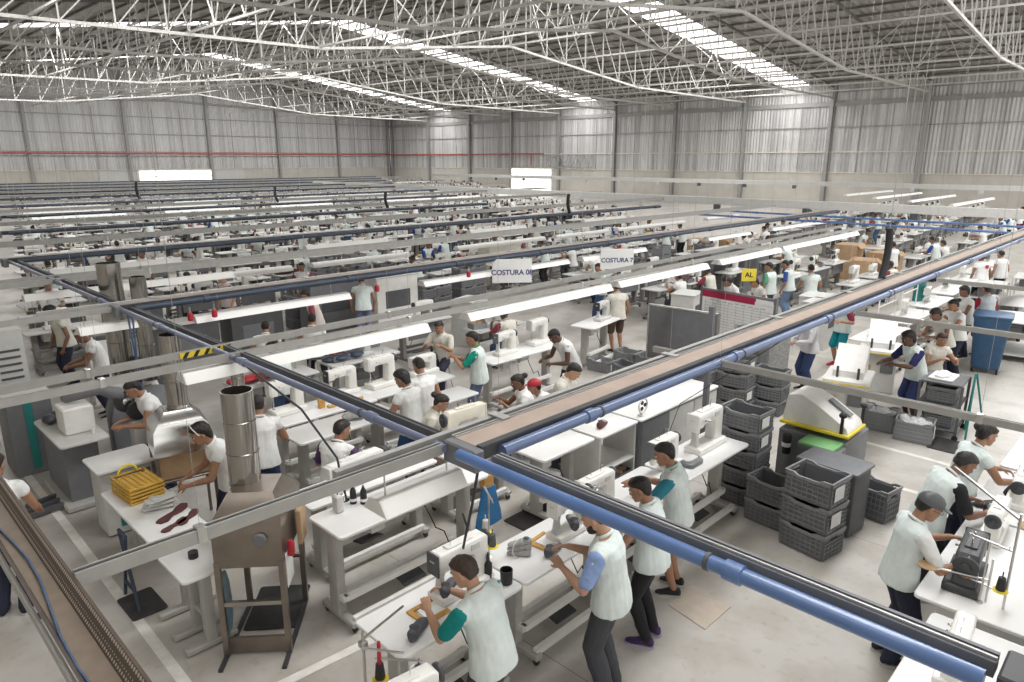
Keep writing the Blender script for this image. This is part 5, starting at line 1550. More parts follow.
# middle white benches behind, with machines
ROW3 = [(4.95, 8.75, 'white bench with the round worktop ring behind the leaning hose'), (6.55, 8.80, 'white bench with the large white machines left of the man with the green collar'), (9.25, 8.85, 'white bench with the tall white box machine right of the man with green collar')]
for x, y, lb in ROW3:
    table(lb, 1.6 if x < 9 else 2.0, .65, .95, (x, y, 0), 0)
sewing_machine('large white box machine on the bench behind the leaning worker', (9.85, 8.9, .95), R(4), 'tall', cover='pale_grey')
sewing_machine('white machine beside the tall box machine', (8.9, 8.85, .95), R(4), 'post', cover='graphite')
sewing_machine('tall white machine left of the two women seen from behind', (6.15, 8.9, .95), R(4), 'tall', cover='machine_white')
sewing_machine('white machine with dark tubing left of the tall white one', (5.5, 9.0, .95), R(2), 'post', cover='dark')
sewing_machine('white machine at the near end of the third bench line', (4.5, 8.85, .95), R(2), 'tall', cover='white_paint')
sewing_machine('white machine in front of the man with the green collar', (7.05, 8.95, .95), R(2), 'flat', cover='pale_grey')
t = T('small_table', 'small white table right beside the two women seen from behind', 'table', (6.75, 7.95, 0)); m = MB(); m.slab((0, 0, .86), .8, .5, .03, .03, .005); m.build('table_top', 'laminate', t)
for sx in (-1, 1):
    for sy in (-1, 1):
        m = MB(); m.bar((sx * .35, sy * .2, 0), (sx * .35, sy * .2, .86), .03); m.build('leg', 'leg_grey', t)
t = T('roller_tray', 'pile of grey cut pieces on the bench before the bent women', 'fabric', (5.1, 7.98, .951)); 
for k in range(4):
    m = MB(); m.ell((.08 * k - .1, .03 * (-1) ** k, .05 + .02 * k), (.14, .11, .05), 12, 6); m.build('cut_piece', 'fabric_grey', t)
table('white bench with scattered grey pieces behind the seated man', 1.6, .6, .95, (4.85, 8.0, 0), 0, motor=False)
t = T('orange_tool', 'orange-handled brush standing on the third bench line', 'brush', (4.95, 8.7, .951)); m = MB(); m.box((0, 0, .10), (.10, .05, .20), .008); m.build('handle', 'orange_wood', t); m = MB(); m.box((0, 0, .26), (.08, .04, .12), .01); m.build('bristle_block', 'charcoal', t)
t = T('work_lamp_strip', 'orange-lit work strip on the third bench line', 'strip', (5.3, 8.62, .951)); m = MB(); m.box((0, 0, .02), (.6, .06, .04), .008); m.build('base', 'orange_wood', t); m = MB(); m.tube((-.28, 0, .05), (.28, 0, .05), .014, n=8); m.build('rod', 'paper', t)
# signs hanging from the pipe lines
def text(s_, size, parent, loc, rot, mt, name='lettering'):
    cu = bpy.data.curves.new(name, 'FONT'); cu.body = s_; cu.size = size; cu.align_x = 'CENTER'; cu.align_y = 'CENTER'; cu.extrude = .002
    cu.offset = .004
    tmp = bpy.data.objects.new('tmp', cu); TMP.collection.objects.link(tmp); TMP.view_layers[0].update()
    me = bpy.data.meshes.new_from_object(tmp.evaluated_get(TMP.view_layers[0].depsgraph)); bpy.data.objects.remove(tmp)
    me.materials.clear(); me.materials.append(M[mt])
    o = link(name, me, parent, loc); o.rotation_euler = rot
    return o
dm('sign_ink', (.09, .09, .22), .6)
for px, py, s_, lb, mt in ((512, 271, 'COSTURA 08', 'lilac-white hanging sign reading COSTURA 08', 'paper'), (617, 259, 'COSTURA 7', 'white hanging sign farther right with a grey side', 'paper')):
    q_ = G(px, py, 2.2); f_ = 9.85 / q_.y; p = Vector((q_.x * f_, 9.85, CAM_H + (2.2 - CAM_H) * f_))
    t = T('hanging_sign', lb, 'sign', (p.x, p.y, p.z), R(-40))
    m = MB(); m.box((0, 0, 0), (.80, .03, .48), .004); m.build('panel', mt, t)
    text(s_, .145, t, (0, -.018, -.03), (PI/2, 0, 0), 'sign_ink')
    for sx in (-1, 1):
        m = MB(); m.tube((sx * .05, 0, .23), (sx * .05 - .21 * math.sin(R(40)), .21 * math.cos(R(40)), 2.48 - p.z), .006, n=5); m.build('wire', 'steel', t)
q_ = G(749, 275, 2.0); f_ = 7.58 / q_.y; p = Vector((q_.x * f_, 7.58, CAM_H + (2.0 - CAM_H) * f_))
t = T('yellow_notice', 'small yellow notice with a black mark hanging behind the white board', 'sign', (p.x, p.y, p.z), R(-50)); m = MB(); m.box((0, 0, 0), (.34, .015, .30)); m.build('panel', 'yellow', t); text('AL', .16, t, (0, -.01, 0), (PI/2, 0, 0), 'black'); m = MB(); m.tube((0, 0, .15), (0, 0, 2.48 - p.z), .004, n=5); m.build('wire', 'steel', t)
t = T('hazard_tape', 'black and yellow striped tape on the twin grey rails', 'tape', (2.82, 7.28, 2.5), R(2)); m = MB(); m.box((0, -.034, 0), (.52, .006, .06)); m.build('tape', 'yellow', t)
m = MB()
for q in range(5):
    m.prism([(-.24 + .11 * q, -.03), (-.20 + .11 * q, -.03), (-.16 + .11 * q, .03), (-.20 + .11 * q, .03)], 'y', -.042, -.036)
m.build('stripe_pattern', 'black', t)
t = T('hanging_cable', 'black cable looping from the long blue pipe down to the floor beside the seated man', 'cable', (2.95, 6.9, 2.5)); m = MB(); m.path([(0, 0, 0), (.12, -.15, -.15), (.35, -.7, -.5), (.48, -1.1, -.95), (.5, -1.2, -1.4)], .012, 7); m.build('cable', 'cable', t)
t = T('hanging_cable', 'pair of blue cables hanging beside the bent woman at the left', 'cable', (2.91, 9.9, 2.5)); m = MB(); m.path([(0, 0, 0), (.02, -.03, -.6), (-.02, -.05, -1.2), (.0, -.2, -1.65)], .012, 6); m.build('first_cable', 'cable_blue', t); m = MB(); m.path([(.06, 0, 0), (.03, -.05, -.6), (.05, -.03, -1.2), (.03, -.1, -1.65)], .012, 6); m.build('second_cable', 'cable_blue', t)
t = T('hanging_cable', 'black cable looping under the pipe crossing beside the blue cloth', 'cable', (3.05, 3.3, 2.4)); m = MB(); m.path([(0, 0, 0), (.2, .3, -.5), (.3, .5, -.9), (.42, .7, -1.25), (.60, .8, -1.05), (.5, .75, -.85)], .011, 7); m.build('cable', 'cable', t)
for k, p in enumerate(((208, 318), (250, 320), (407, 290), (480, 272))):
    q = G(*p, 2.36); q = Vector((q.x, 10.06, 2.36))
    t = T('red_valve', 'red valve hanging under the second pipe line, %s from the left' % NAMES[k], 'valve', (q.x, q.y, 2.3)); m = MB(); m.lathe(((.02, -.08), (.04, -.07), (.04, .02), (.02, .04)), n=12); m.build('valve_body', 'red', t); m = MB(); m.tube((0, 0, .03), (0, 0, .12), .012, n=6); m.build('nipple', 'steel', t)

# ------------------------------------------------------------------ the workers
TEAL, LBLUE, BLACK, GREY = (.0, .23, .22), (.27, .38, .66), (.012, .012, .014), (.055, .058, .068)
CREAM = (.66, .64, .57)
V = .0068
F2 = dict(L=(-.17, .46, 1.14), Rr=(.13, .48, 1.14))
WK = []
pp('young man with short brown hair and teal sleeves sewing at the bottom of the picture', 459, 555, 100, lean=20, nod=26, turn=8, L=(-.13, .50, 1.14), Rr=(.13, .52, 1.18), sleeve=TEAL, hairc=HAIR_B, skin=0, legs=GREY, vox=V, hd={-1: (.2, .3, .6), 1: (-.3, .6, 0)})
pp('bearded man with light blue sleeves and dark grey trousers sewing an upper', 589, 503, 112, h=1.06, lean=9, nod=28, extra=('beard',), L=(-.14, .38, 1.20), Rr=(.13, .42, 1.24), sleeve=LBLUE, skin=0, legs=GREY, vox=V, hd={-1: (.2, .5, .4)})
pp('woman in tight black trousers and purple trainers standing at the front benches', 637, 476, 104, lean=8, nod=22, turn=14, L=(-.16, .42, 1.12), Rr=(.14, .40, 1.10), fem=True, hair='tied', skin=1, legs=BLACK, leg_style='leggings', shoe=(.06, .025, .10), sole=(.40, .36, .48), vox=V)
pp('man with dark teal sleeve and grey shorts beside the post machine', 663, 442, 112, lean=12, nod=18, turn=12, L=(-.18, .46, 1.20), Rr=(.15, .44, 1.15), sleeve=(.03, .22, .30), collar=(.35, .60, .58), skin=1, legs=(.21, .25, .32), leg_style='shorts', vox=V)
pp('man with dark cap and glasses in white sleeves at the right edge', 936, 494, -52, lean=9, nod=24, bulk=1.0, turn=-4, L=(-.12, .44, 1.20), Rr=(.16, .42, 1.10), sleeve=(.72, .73, .72), extra=('cap', 'glasses'), skin=1, legs=NAVY, vox=V)
pp('dark-haired man with black sleeves bending over black uppers at the right', 973, 453, -48, lean=24, nod=34, L=(-.12, .50, 1.05), Rr=(.14, .48, 1.02), sleeve=BLACK, skin=2, hair='short', legs=BLACK, vox=V)
pp('woman with hair tied back and bare arms at the right edge', 991, 424, -46, lean=16, nod=18, L=(-.10, .50, 1.08), Rr=(.16, .50, 1.05), fem=True, hair='bun', skin=1, legs=NAVY, vox=V)
pp('curly-haired man with navy sleeve and blue shorts at the white toe press', 908, 331, 140, lean=20, nod=18, L=(-.16, .54, 1.12), Rr=(.14, .56, 1.10), sleeve=(.015, .018, .10), skin=3, hair='full', legs=(.035, .055, .16), leg_style='shorts', vox=.008)
pp('woman in a sleeveless cream top facing the camera behind the dark wheeled cart', 944, 333, 228, seat='woman behind the dark wheeled cart', lean=10, nod=16, sit=.56, L=(-.15, .40, .98), Rr=(.15, .40, .98), fem=True, hair='short', skin=1, vest=CREAM, vox=.009)
pp('woman with a hair bun and bare arms reaching left over the right benches', 953, 299, 138, lean=14, nod=20, L=(-.15, .50, 1.12), Rr=(.15, .48, 1.12), fem=True, hair='bun', skin=1, vest=WHITE, vox=.009)
pp('dark-haired woman half hidden behind the woman with the bun on the right', 964, 286, 138, lean=10, nod=18, L=(-.15, .45, 1.1), Rr=(.15, .45, 1.1), fem=True, hair='full', skin=2, vest=WHITE, vox=.011)
pp('dark-haired woman leaning over the benches left of the woman with the bun', 934, 309, 150, lean=30, nod=34, L=(-.15, .50, 1.05), Rr=(.15, .48, 1.05), fem=True, hair='full', skin=2, vest=CREAM, vox=.011)
pp('woman with red sleeves and purple shorts seen from behind at the right', 987, 284, 50, lean=8, nod=14, L=(-.1, .42, 1.1), Rr=(.26, .40, 1.08), sleeve=(.33, .015, .04), fem=True, hair='tied', skin=1, vest=(.55, .60, .64), legs=(.15, .05, .10), leg_style='shorts', vox=.010)
lg = pp('broad worker seen from behind with a round red emblem on a white back', 982, 253, 52, lean=8, nod=12, bulk=1.12, skin=2, vest=WHITE, vox=.011)
e = MB(); e.lathe(((.06, -.002), (.06, .004), (.045, .006)), (0, -.145, 1.30), 'y', 16); e.build('red_emblem', 'red', lg)
pp('worker in white seen from behind at the right edge far up the aisle', 1001, 250, 60, lean=10, nod=14, skin=1, vest=WHITE, vox=.012)
pp('dark-haired worker in white standing beside the thick black hose', 893, 241, 62, lean=4, nod=10, bulk=1.08, skin=2, vest=WHITE, vox=.012)
pg('worker in teal shorts and red shoes behind the brown-topped tray', 838, 367, 150, lean=10, nod=14, sleeve=(.20, .02, .04), legs=(.0, .22, .27), leg_style='shorts', shoe=(.45, .02, .05), sole=(.5, .1, .12), skin=1, stand={-1: (-.20, .06), 1: (.16, -.05)}, L=(-.25, .30, 1.1), Rr=(.2, .35, 1.1), vox=.009)
cp = pg('person in a long pale coat and jeans holding a white sheet', 805, 391, 140, lean=6, nod=14, fem=True, hair='tail', skin=1, vest=(.58, .575, .59), sleeve=(.58, .575, .59), long_sleeve=True, legs=(.025, .045, .12), L=(-.18, .40, 1.05), Rr=(.05, .42, 1.08), vox=.009, bulk=1.06)
q = MB(); q.box((-.14, .52, .98), (.02, .24, .34), .003, rz=.3); tag(q.build('paper_sheet', 'paper', None, cp.location, cp.rotation_euler.z), 'white sheet in the hands of the person in the long pale coat', 'paper')
pp('man with a green collar and grey trousers behind the white board', 769, 262, 84, lean=4, nod=12, turn=20, collar=(.02, .30, .14), sleeve=(.10, .32, .20), legs=(.10, .10, .10), skin=1, vox=.009)
pp('man with blue sleeves and pale jeans next to the man with green collar', 785, 260, 96, lean=10, nod=22, sleeve=(.04, .09, .36), legs=(.17, .25, .38), skin=1, vox=.009)
pp('worker in mint and blue jeans seen from behind, right of the board', 811, 264, 46, lean=4, nod=16, legs=JEANS, skin=1, hair='short', vox=.009, L=(-.2, .3, 1.0), Rr=(.24, .34, 1.05))
pp('dark-haired worker bending left behind the white board', 753, 278, 150, lean=24, nod=30, skin=1, hair='full', fem=True, vest=WHITE, vox=.011)
pp('worker with very dark hair bent over the bench left of the white board top', 725, 277, 150, lean=26, nod=34, skin=2, hair='full', vest=WHITE, vox=.012)
pp('young man in blue jeans walking in the aisle below the hanging signs', 598, 263, 150, lean=3, nod=16, skin=1, legs=(.045, .10, .24), shoe=(.10, .03, .03), stand={-1: (-.10, .22), 1: (.10, -.20)}, L=(-.1, .38, 1.15), Rr=(.14, .30, 1.1), vox=.009)
pg('worker in brown shorts mostly hidden by the machine left of the grey board', 616, 352, 60, lean=6, nod=14, skin=1, legs=(.10, .06, .05), leg_style='shorts', vest=CREAM, vox=.010)
pp('dark-skinned man bending left over the end of the white bench in mid-picture', 551, 330, 158, lean=32, nod=38, skin=3, vest=WHITE, sleeve=None, legs=NAVY, L=(-.16, .46, 1.0), Rr=(.14, .50, 1.02), vox=.008)
pp('dark-haired man in a cream shirt looking down right beside the brown-topped tray', 578, 364, -70, lean=14, nod=36, skin=0, vest=CREAM, sleeve=CREAM, L=(-.15, .40, 1.0), Rr=(.15, .40, 1.0), vox=.008)
pp('woman in profile with dark hair tied back left of the red-capped worker', 516, 374, 146, seat='woman in profile left of the red cap', sit=.52, lean=12, nod=18, fem=True, hair='bun', skin=2, vest=WHITE, L=(-.15, .4, .95), Rr=(.15, .42, .95), vox=.009)
pp('worker with a dark red cap bent down behind the woman in profile', 534, 379, 140, seat='worker with the dark red cap', sit=.44, lean=36, nod=10, fem=True, extra=('redcap',), skin=1, vest=WHITE, sleeve=(.36, .05, .09), vox=.010)
pp('woman with a high dark hair bun behind the cream machine', 444, 394, -50, seat='woman with the high hair bun', sit=.52, lean=14, nod=26, fem=True, hair='bun', skin=0, vest=CREAM, vox=.008)
pp('man with green sleeve and blue shorts holding up a piece at the benches', 471, 331, 130, lean=6, nod=14, turn=4, sleeve=(.0, .24, .17), collar=(.02, .32, .16), legs=(.12, .16, .28), leg_style='shorts', skin=1, L=(-.16, .40, 1.28), Rr=(.10, .44, 1.20), vox=.008)
pp('woman in white with dark red trousers seen from behind beside the grey pieces', 417, 357, 84, lean=8, nod=22, fem=True, hair='short', skin=1, vest=WHITE, legs=(.14, .012, .05), bulk=1.08, vox=.008)
pp('short-haired woman in a sleeveless white top and blue jeans with her elbow out', 399, 370, 98, lean=10, nod=24, turn=14, fem=True, hair='full', skin=1, vest=WHITE, legs=(.03, .08, .22), L=(-.26, .34, 1.0), Rr=(.12, .42, 1.02), vox=.008)
pp('man in a cream shirt facing the camera behind the thread stands', 438, 321, 205, seat='man in cream behind the thread stands', sit=.58, lean=10, nod=20, skin=1, vest=CREAM, sleeve=CREAM, L=(-.15, .4, 1.0), Rr=(.15, .42, 1.0), vox=.010)
pp('seated man in white with purple undersleeves behind the empty bench', 343, 419, 24, seat='seated man with purple undersleeves', sit=.58, lean=14, nod=18, turn=-20, skin=1, vest=WHITE, sleeve=(.09, .045, .13), legs=(.015, .018, .035), shoe=(.12, .07, .04), L=(-.2, .34, .90), Rr=(.2, .36, .90), vox=.008)
pp('black-haired man seen from behind right of the shiny steel duct', 257, 394, 62, lean=6, nod=14, skin=1, vest=WHITE, legs=(.03, .05, .12), L=(-.15, .40, 1.1), Rr=(.2, .38, 1.05), vox=.008)
pp('woman with a white headband bending left towards the shiny hood', 196, 424, 168, lean=24, nod=24, fem=True, hair='full', extra=('headband',), skin=1, vest=WHITE, legs=(.02, .025, .06), bulk=1.1, L=(-.12, .48, .98), Rr=(.12, .46, .98), vox=V)
pp('woman with dark tied hair bent over the dark grinding wheel at the left', 128, 381, 178, lean=22, nod=28, fem=True, hair='bun', skin=1, vest=WHITE, legs=NAVY, L=(-.10, .46, 1.05), Rr=(.12, .46, 1.05), vox=.008)
wc = pp('worker with a white cap and bare brown arms before the red-button cabinet', 78, 329, 172, lean=20, nod=26, fem=True, hair='short', hairc=EYE_W, skin=2, vest=WHITE, legs=NAVY, L=(-.10, .50, 1.02), Rr=(.12, .48, 1.02), vox=.010)
pp('worker cut by the left edge above the perforated tray', -6, 452, 60, lean=10, nod=20, skin=1, vest=WHITE, legs=NAVY, L=(-.2, .35, 1.0), Rr=(.22, .38, .95), vox=.009)
pp('man in white with navy trousers standing left of the second pipe crossing', 141, 250, 214, lean=3, nod=8, skin=2, vest=WHITE, legs=NAVY, vox=.011)
pp('curly-haired worker low behind the lower twin rail at the left', 131, 358, 170, seat='curly-haired worker behind the lower twin rail', lean=16, nod=26, sit=.55, skin=2, hair='full', vest=WHITE, vox=.011)
pp('worker with dark hair hidden behind the tall left duct', 47, 306, 190, lean=16, nod=20, skin=2, hair='full', vest=CREAM, vox=.012)
pp('young worker with maroon sleeves above the second pipe at the left', 221, 273, 190, lean=6, nod=14, skin=0, vest=(.66, .58, .57), sleeve=(.20, .03, .06), vox=.011)
pp('worker in white facing the camera above the blue second pipe', 301, 262, 222, lean=4, nod=10, skin=1, vest=WHITE, sleeve=(.30, .05, .10), vox=.011)
pp('dark-haired worker in a pale pink top leaning left below the second pipe', 303, 290, 150, lean=18, nod=24, skin=1, vest=(.66, .60, .57), sleeve=(.30, .06, .08), vox=.010)
pp('worker in white seen from behind above the upper twin rail', 265, 320, 60, seat='worker in white above the upper twin rail', sit=.58, lean=10, nod=20, skin=1, vest=WHITE, vox=.010)
pp('second worker seen from behind above the upper twin rail', 312, 313, 50, seat='second worker above the upper twin rail', sit=.58, lean=10, nod=18, skin=1, vest=WHITE, vox=.010)
pp('worker in a mint shirt bowed below the blue second pipe', 361, 276, 60, lean=16, nod=40, skin=1, legs=(.17, .20, .33), vox=.010)

# ------------------------------------------------------------------ bench rows filling the rest of the floor
random.seed(21)
def merge(objs_mats, name, label, cat, spots):
    """one uncountable mass of far things: every mesh of the model repeated at the spots"""
    groups = {}
    for me, mw in objs_mats:
        groups.setdefault(me.materials[0].name, []).append((me, mw))
    root = tag(link(name, None), label, cat, None, 'stuff')
    for mn, lst in groups.items():
        V0, F0 = [], []
        for me, mw in lst:
            b_ = len(V0)
            V0 += [mw @ v.co for v in me.vertices]
            F0 += [tuple(b_ + i for i in p.vertices) for p in me.polygons]
        vs, fs = [], []
        for x, y, z, a in spots:
            c, s_ = math.cos(a), math.sin(a)
            b_ = len(vs)
            vs += [(x + p.x * c - p.y * s_, y + p.x * s_ + p.y * c, z + p.z) for p in V0]
            fs += [tuple(b_ + i for i in f) for f in F0]
        me = bpy.data.meshes.new(name); me.from_pydata(vs, [], fs); me.materials.append(bpy.data.materials[mn])
        me.polygons.foreach_set('use_smooth', [True] * len(fs)); me.set_sharp_from_angle(angle=R(40))
        o = link(mn, me, root); o['kind'] = 'stuff'
def simple(parts):
    return [(mb.mesh('far', mt, 0), Matrix.Identity(4)) for mt, mb in parts]
ORDINAL = 'first second third fourth fifth sixth seventh eighth ninth tenth eleventh twelfth thirteenth fourteenth fifteenth sixteenth seventeenth eighteenth nineteenth twentieth'.split()
def ordn(k):
    return ORDINAL[k] if k < 20 else 'far'
STK = [(10.9, 18.6, 4), (11.4, 19.4, 5), (12.0, 18.7, 4), (12.6, 19.4, 5), (13.3, 18.8, 4), (9.3, 17.2, 3), (9.9, 17.3, 4), (14.4, 16.2, 4), (15.0, 16.3, 5), (21.5, 13.6, 5), (23.0, 12.8, 5), (24.4, 12.4, 4), (8.0, 12.2, 3), (12.4, 15.6, 4), (13.0, 15.7, 3)]
CABS = [(5.2, 14.7), (6.9, 14.9), (9.6, 16.0), (10.8, 15.0), (18.0, 18.2), (21.4, 11.6), (23.0, 11.2), (17.2, 6.3), (17.9, 6.7), (15.9, 9.2), (11.4, 12.6), (26.6, 8.4), (28.0, 8.2), (28.4, 9.6), (27.5, 15.5), (29.0, 15.2), (3.35, 12.0), (3.62, 11.6), (3.75, 14.3), (3.25, 11.0)]
WKP = [(o.location.x, o.location.y) for o in col.objects if o.name.startswith('person')]
BLOCK = [(x, y) for x, y, h_ in STK] + CABS + WKP
rows = []
for k in range(52):
    y = 10.75 + 1.64 * k
    if k % 4 == 3:
        continue
    rows.append((k, y))
spots = []
for k, y in rows:
    x = .188 * y + (.5 if k > 2 else 3.2)
    xe = min(66, 21 + .62 * y) if y < 70 else 66
    while x < xe:
        if not (k < 3 and 11.3 < x < 16.8) and not (29.5 < x < 33 and y < 50):
            spots.append((x, y + random.uniform(-.05, .05), k))
        x += random.choice((1.55, 1.55, 1.65, 1.75, 2.6))
for k in range(14):                                     # beyond the pale beam at the right
    for q in range(4):
        spots.append((34 + 2.3 * k, 7.2 + 2.6 * q + .16 * k * (1 + q * .2), 60 + q))
for k in range(9):
    spots.append((18.0 + 1.9 * k, 6.9 + .1 * k, 58)); spots.append((20.0 + 1.9 * k, 8.9 + .1 * k, 59))
def depth(s_):
    return s_[0] * FW.x + s_[1] * FW.y
spots = [s_ for s_ in spots if s_[1] > .155 * s_[0] and s_[0] > .178 * s_[1]]
spots.sort(key=depth)
def clear(s_):
    return not any(abs(s_[0] - a) < 1.35 and abs(s_[1] - b_) < .72 for a, b_ in BLOCK)
spots = [s_ for s_ in spots if clear(s_)]
kept = []
for s_ in spots:
    if not any(abs(s_[0] - q[0]) < 1.45 and abs(s_[1] - q[1]) < .70 for q in kept[-140:]):
        kept.append(s_)
spots = kept
NEAR = 240
near, far = spots[:NEAR], spots[NEAR:]
tp = table('t', 1.45, .62, .92, (0, 0, 0), 0, top='grey_laminate', legs='leg_dark', panel=True); mp = {}
for kd, cv, bd in (('flat', 'machine_white', 'machine_white'), ('post', 'dark', 'machine_white'), ('cyl', 'graphite', 'machine_white'), ('tall', 'pale_grey', 'white_paint'), ('flat', 'charcoal', 'pale_grey')):
    mp[len(mp)] = sewing_machine('m', (0, 0, 0), 0, kd, None, cv, bd)
pt = []
specs = [dict(lean=14, nod=24, vest=WHITE, legs=NAVY, skin=1, L=(-.16, .44, 1.08), Rr=(.14, .46, 1.08)),
         dict(lean=18, nod=30, vest=MINT, legs=JEANS, skin=2, fem=True, hair='bun', L=(-.16, .44, 1.06), Rr=(.14, .46, 1.06)),
         dict(lean=12, nod=26, sit=.55, vest=WHITE, legs=GREY, skin=1, fem=True, hair='full', L=(-.16, .42, 1.0), Rr=(.14, .44, 1.0)),
         dict(lean=16, nod=22, sit=.55, vest=CREAM, legs=JEANS, skin=3, hair='short', sleeve=(.30, .04, .07), L=(-.16, .42, 1.0), Rr=(.14, .44, 1.0)),
         dict(lean=10, nod=18, vest=WHITE, legs=(.10, .02, .05), skin=0, fem=True, hair='tail', L=(-.16, .44, 1.08), Rr=(.14, .46, 1.08)),
         dict(lean=14, nod=24, vest=MINT, legs=BLACK, skin=2, hair='short', sleeve=(.02, .06, .30), L=(-.16, .44, 1.08), Rr=(.14, .46, 1.08))]
for s_ in specs:
    pt.append(person('p', 0, 0, 90, vox=.013, **s_))
PT = ('in white and navy', 'in mint, hair tied', 'in white, seated', 'with red sleeves, seated', 'in white, ponytail', 'in mint, blue sleeves')
MT = ('low white', 'white with dark head', 'white round-arm', 'tall white box', 'grey-bodied')
sp = stool('s', (0, 0, 0), 0, .54)
cp_ = None
tsp = [thread_stand('t', (0, 0, 0), 0, c_, .55) for c_ in ((('yellow', 'charcoal'), ('yellow', 'paper')), (('pale_grey', 'paper'), ('pale_grey', 'red')), (('cardboard', 'black'), ('cardboard', 'navy_pipe')))]
TT = ('yellow-disc', 'red-and-white', 'dark-spool')
def parts_tray(mt, bits):
    t = T('parts_tray', 't', 'tray')
    m = MB(); m.box((0, 0, .01), (.34, .26, .02), .003)
    for a, b_, c, d_ in ((0, -.125, .34, .012), (0, .125, .34, .012), (-.165, 0, .012, .26), (.165, 0, .012, .26)):
        m.box((a, b_, .06), (c, d_, .12))
    m.build('tray', mt, t)
    for q in range(3):
        m = MB(); m.ell((-.09 + .09 * q, .02 * (-1) ** q, .10), (.08, .09, .06), 8, 5); m.build('shoe_part', bits, t)
    return t
bxp = [parts_tray('charcoal', 'pale_grey'), parts_tray('graphite', 'maroon'), parts_tray('paper', 'dark'), parts_tray('crate_light', 'cardboard')]
BT = ('dark', 'grey maroon-filled', 'white', 'pale grey')
used = set()
def put(proto, key, loc, rz, label, group):
    if key not in used:
        used.add(key)
        proto.location, proto.rotation_euler = loc, (0, 0, rz)
        proto['label'], proto['group'] = label, group
        return proto
    return dup(proto, loc, rz, label, group)
def where(k):
    if k >= 60: return '%s line past the broad pale beam' % NAMES[k - 60]
    if k >= 58: return '%s line left of the tray end' % ('nearer' if k == 58 else 'farther')
    return '%s line beyond the twin rails' % ordn(k)
npp = 0
farp = []
for i, (x, y, k) in enumerate(near):
    w = where(k)
    face = 0 if k % 2 == 0 else PI
    put(tp, 'table', (x, y, 0), face, 'white sewing bench in the ' + w, 'sewing benches, ' + w)
    q = random.choice((0, 0, 1, 1, 2, 3, 3, 4))
    put(mp[q], 'm%d' % q, (x + random.uniform(-.15, .25), y, .92), face + random.uniform(-.08, .08), '%s sewing machine in the %s' % (MT[q], w), '%s machines, %s' % (MT[q], w))
    if random.random() < .62:
        j = random.randrange(6)
        dy = -.62 if face == 0 else .62
        px = x + random.uniform(-.2, .1)
        put(pt[j], 'p%d' % j, (px, y + dy, 0), face + random.uniform(-.25, .25), 'worker %s in the %s' % (PT[j], w), 'workers %s, %s' % (PT[j], w))
        if j in (2, 3):
            put(sp, 'stool', (px, y + dy, 0), 0, 'grey stool under a worker in the ' + w, 'stools, ' + w)
    sg = 1 if face == 0 else -1
    if random.random() < .55:
        q = random.randrange(3)
        put(tsp[q], 't%d' % q, (x + sg * random.uniform(.40, .55), y + sg * .2, .92), face + random.uniform(-.5, .5), '%s thread stand in the %s' % (TT[q], w), '%s thread stands, %s' % (TT[q], w))
    if random.random() < .42:
        q = random.randrange(4)
        put(bxp[q], 'b%d' % q, (x - sg * random.uniform(.42, .55), y + random.uniform(-.1, .15), .92), random.uniform(-.3, .3), '%s tray of parts in the %s' % (BT[q], w), '%s trays of parts, %s' % (BT[q], w))
    if random.random() < .35 and i < 200:
        crate('grey crate under a bench in the ' + w, (x + random.uniform(-.1, .1), y + sg * .02, .165), R(random.uniform(-6, 6)), .52, .36, .24, 'crates under benches, ' + w, 'plain')
# low models for the mass at the back
lt = MB(); lt.box((0, 0, .90), (1.45, .62, .04))
ll = MB()
for sx in (-1, 1):
    ll.box((sx * .5, 0, .44), (.08, .14, .88)); ll.box((sx * .5, 0, .05), (.08, .58, .07))
lm = MB(); lm.box((0, 0, .96), (.5, .2, .08)); lm.box((.16, 0, 1.12), (.14, .13, .3)); lm.box((-.02, 0, 1.25), (.46, .12, .12)); lm.box((-.2, 0, 1.16), (.1, .13, .2))
lk = MB(); lk.lathe(((.07, 0), (.07, .03)), (.245, 0, 1.2), 'x', 8); lk.box((-.262, 0, 1.2), (.02, .14, .18)); lk.box((0, .1, .66), (1.0, .05, .40)); lk.box((.1, .05, .72), (.3, .25, .2))  # last two boxes are added dark blocks, deepening shade under the bench tops
merge(simple([('grey_laminate', lt), ('leg_dark', ll), ('machine_white', lm), ('dark', lk)]), 'far_sewing_benches', 'mass of white benches and sewing machines filling the far part of the floor', 'sewing benches',
      [(x, y, 0, 0 if k % 2 == 0 else PI) for x, y, k in far])
fl_ = [s_ for s_ in far if s_[2] < 58]
wl_ = random.sample(fl_, int(len(fl_) * .5))
sk = MB(); sk.ell((0, .20, 1.50), (.085, .10, .13), 8, 6); sk.limb([(-.2, .12, 1.30), (-.24, .2, 1.05), (-.15, .46, 1.05)], [.05, .045, .035], 6); sk.limb([(.2, .12, 1.30), (.24, .2, 1.05), (.15, .46, 1.05)], [.05, .045, .035], 6)
hr = MB(); hr.ell((0, .17, 1.54), (.095, .11, .12), 8, 6)
vs_ = MB(); vs_.loft([[(w * math.cos(2*PI*k/10), yy + d_ * math.sin(2*PI*k/10), z) for k in range(10)] for z, yy, w, d_ in ((.82, 0, .18, .13), (1.05, .04, .16, .12), (1.28, .10, .20, .13), (1.40, .13, .12, .08))])
lgs = MB()
for sx in (-1, 1):
    lgs.limb([(sx * .09, 0, .85), (sx * .1, .02, .45), (sx * .1, 0, .06)], [.095, .07, .055], 7)
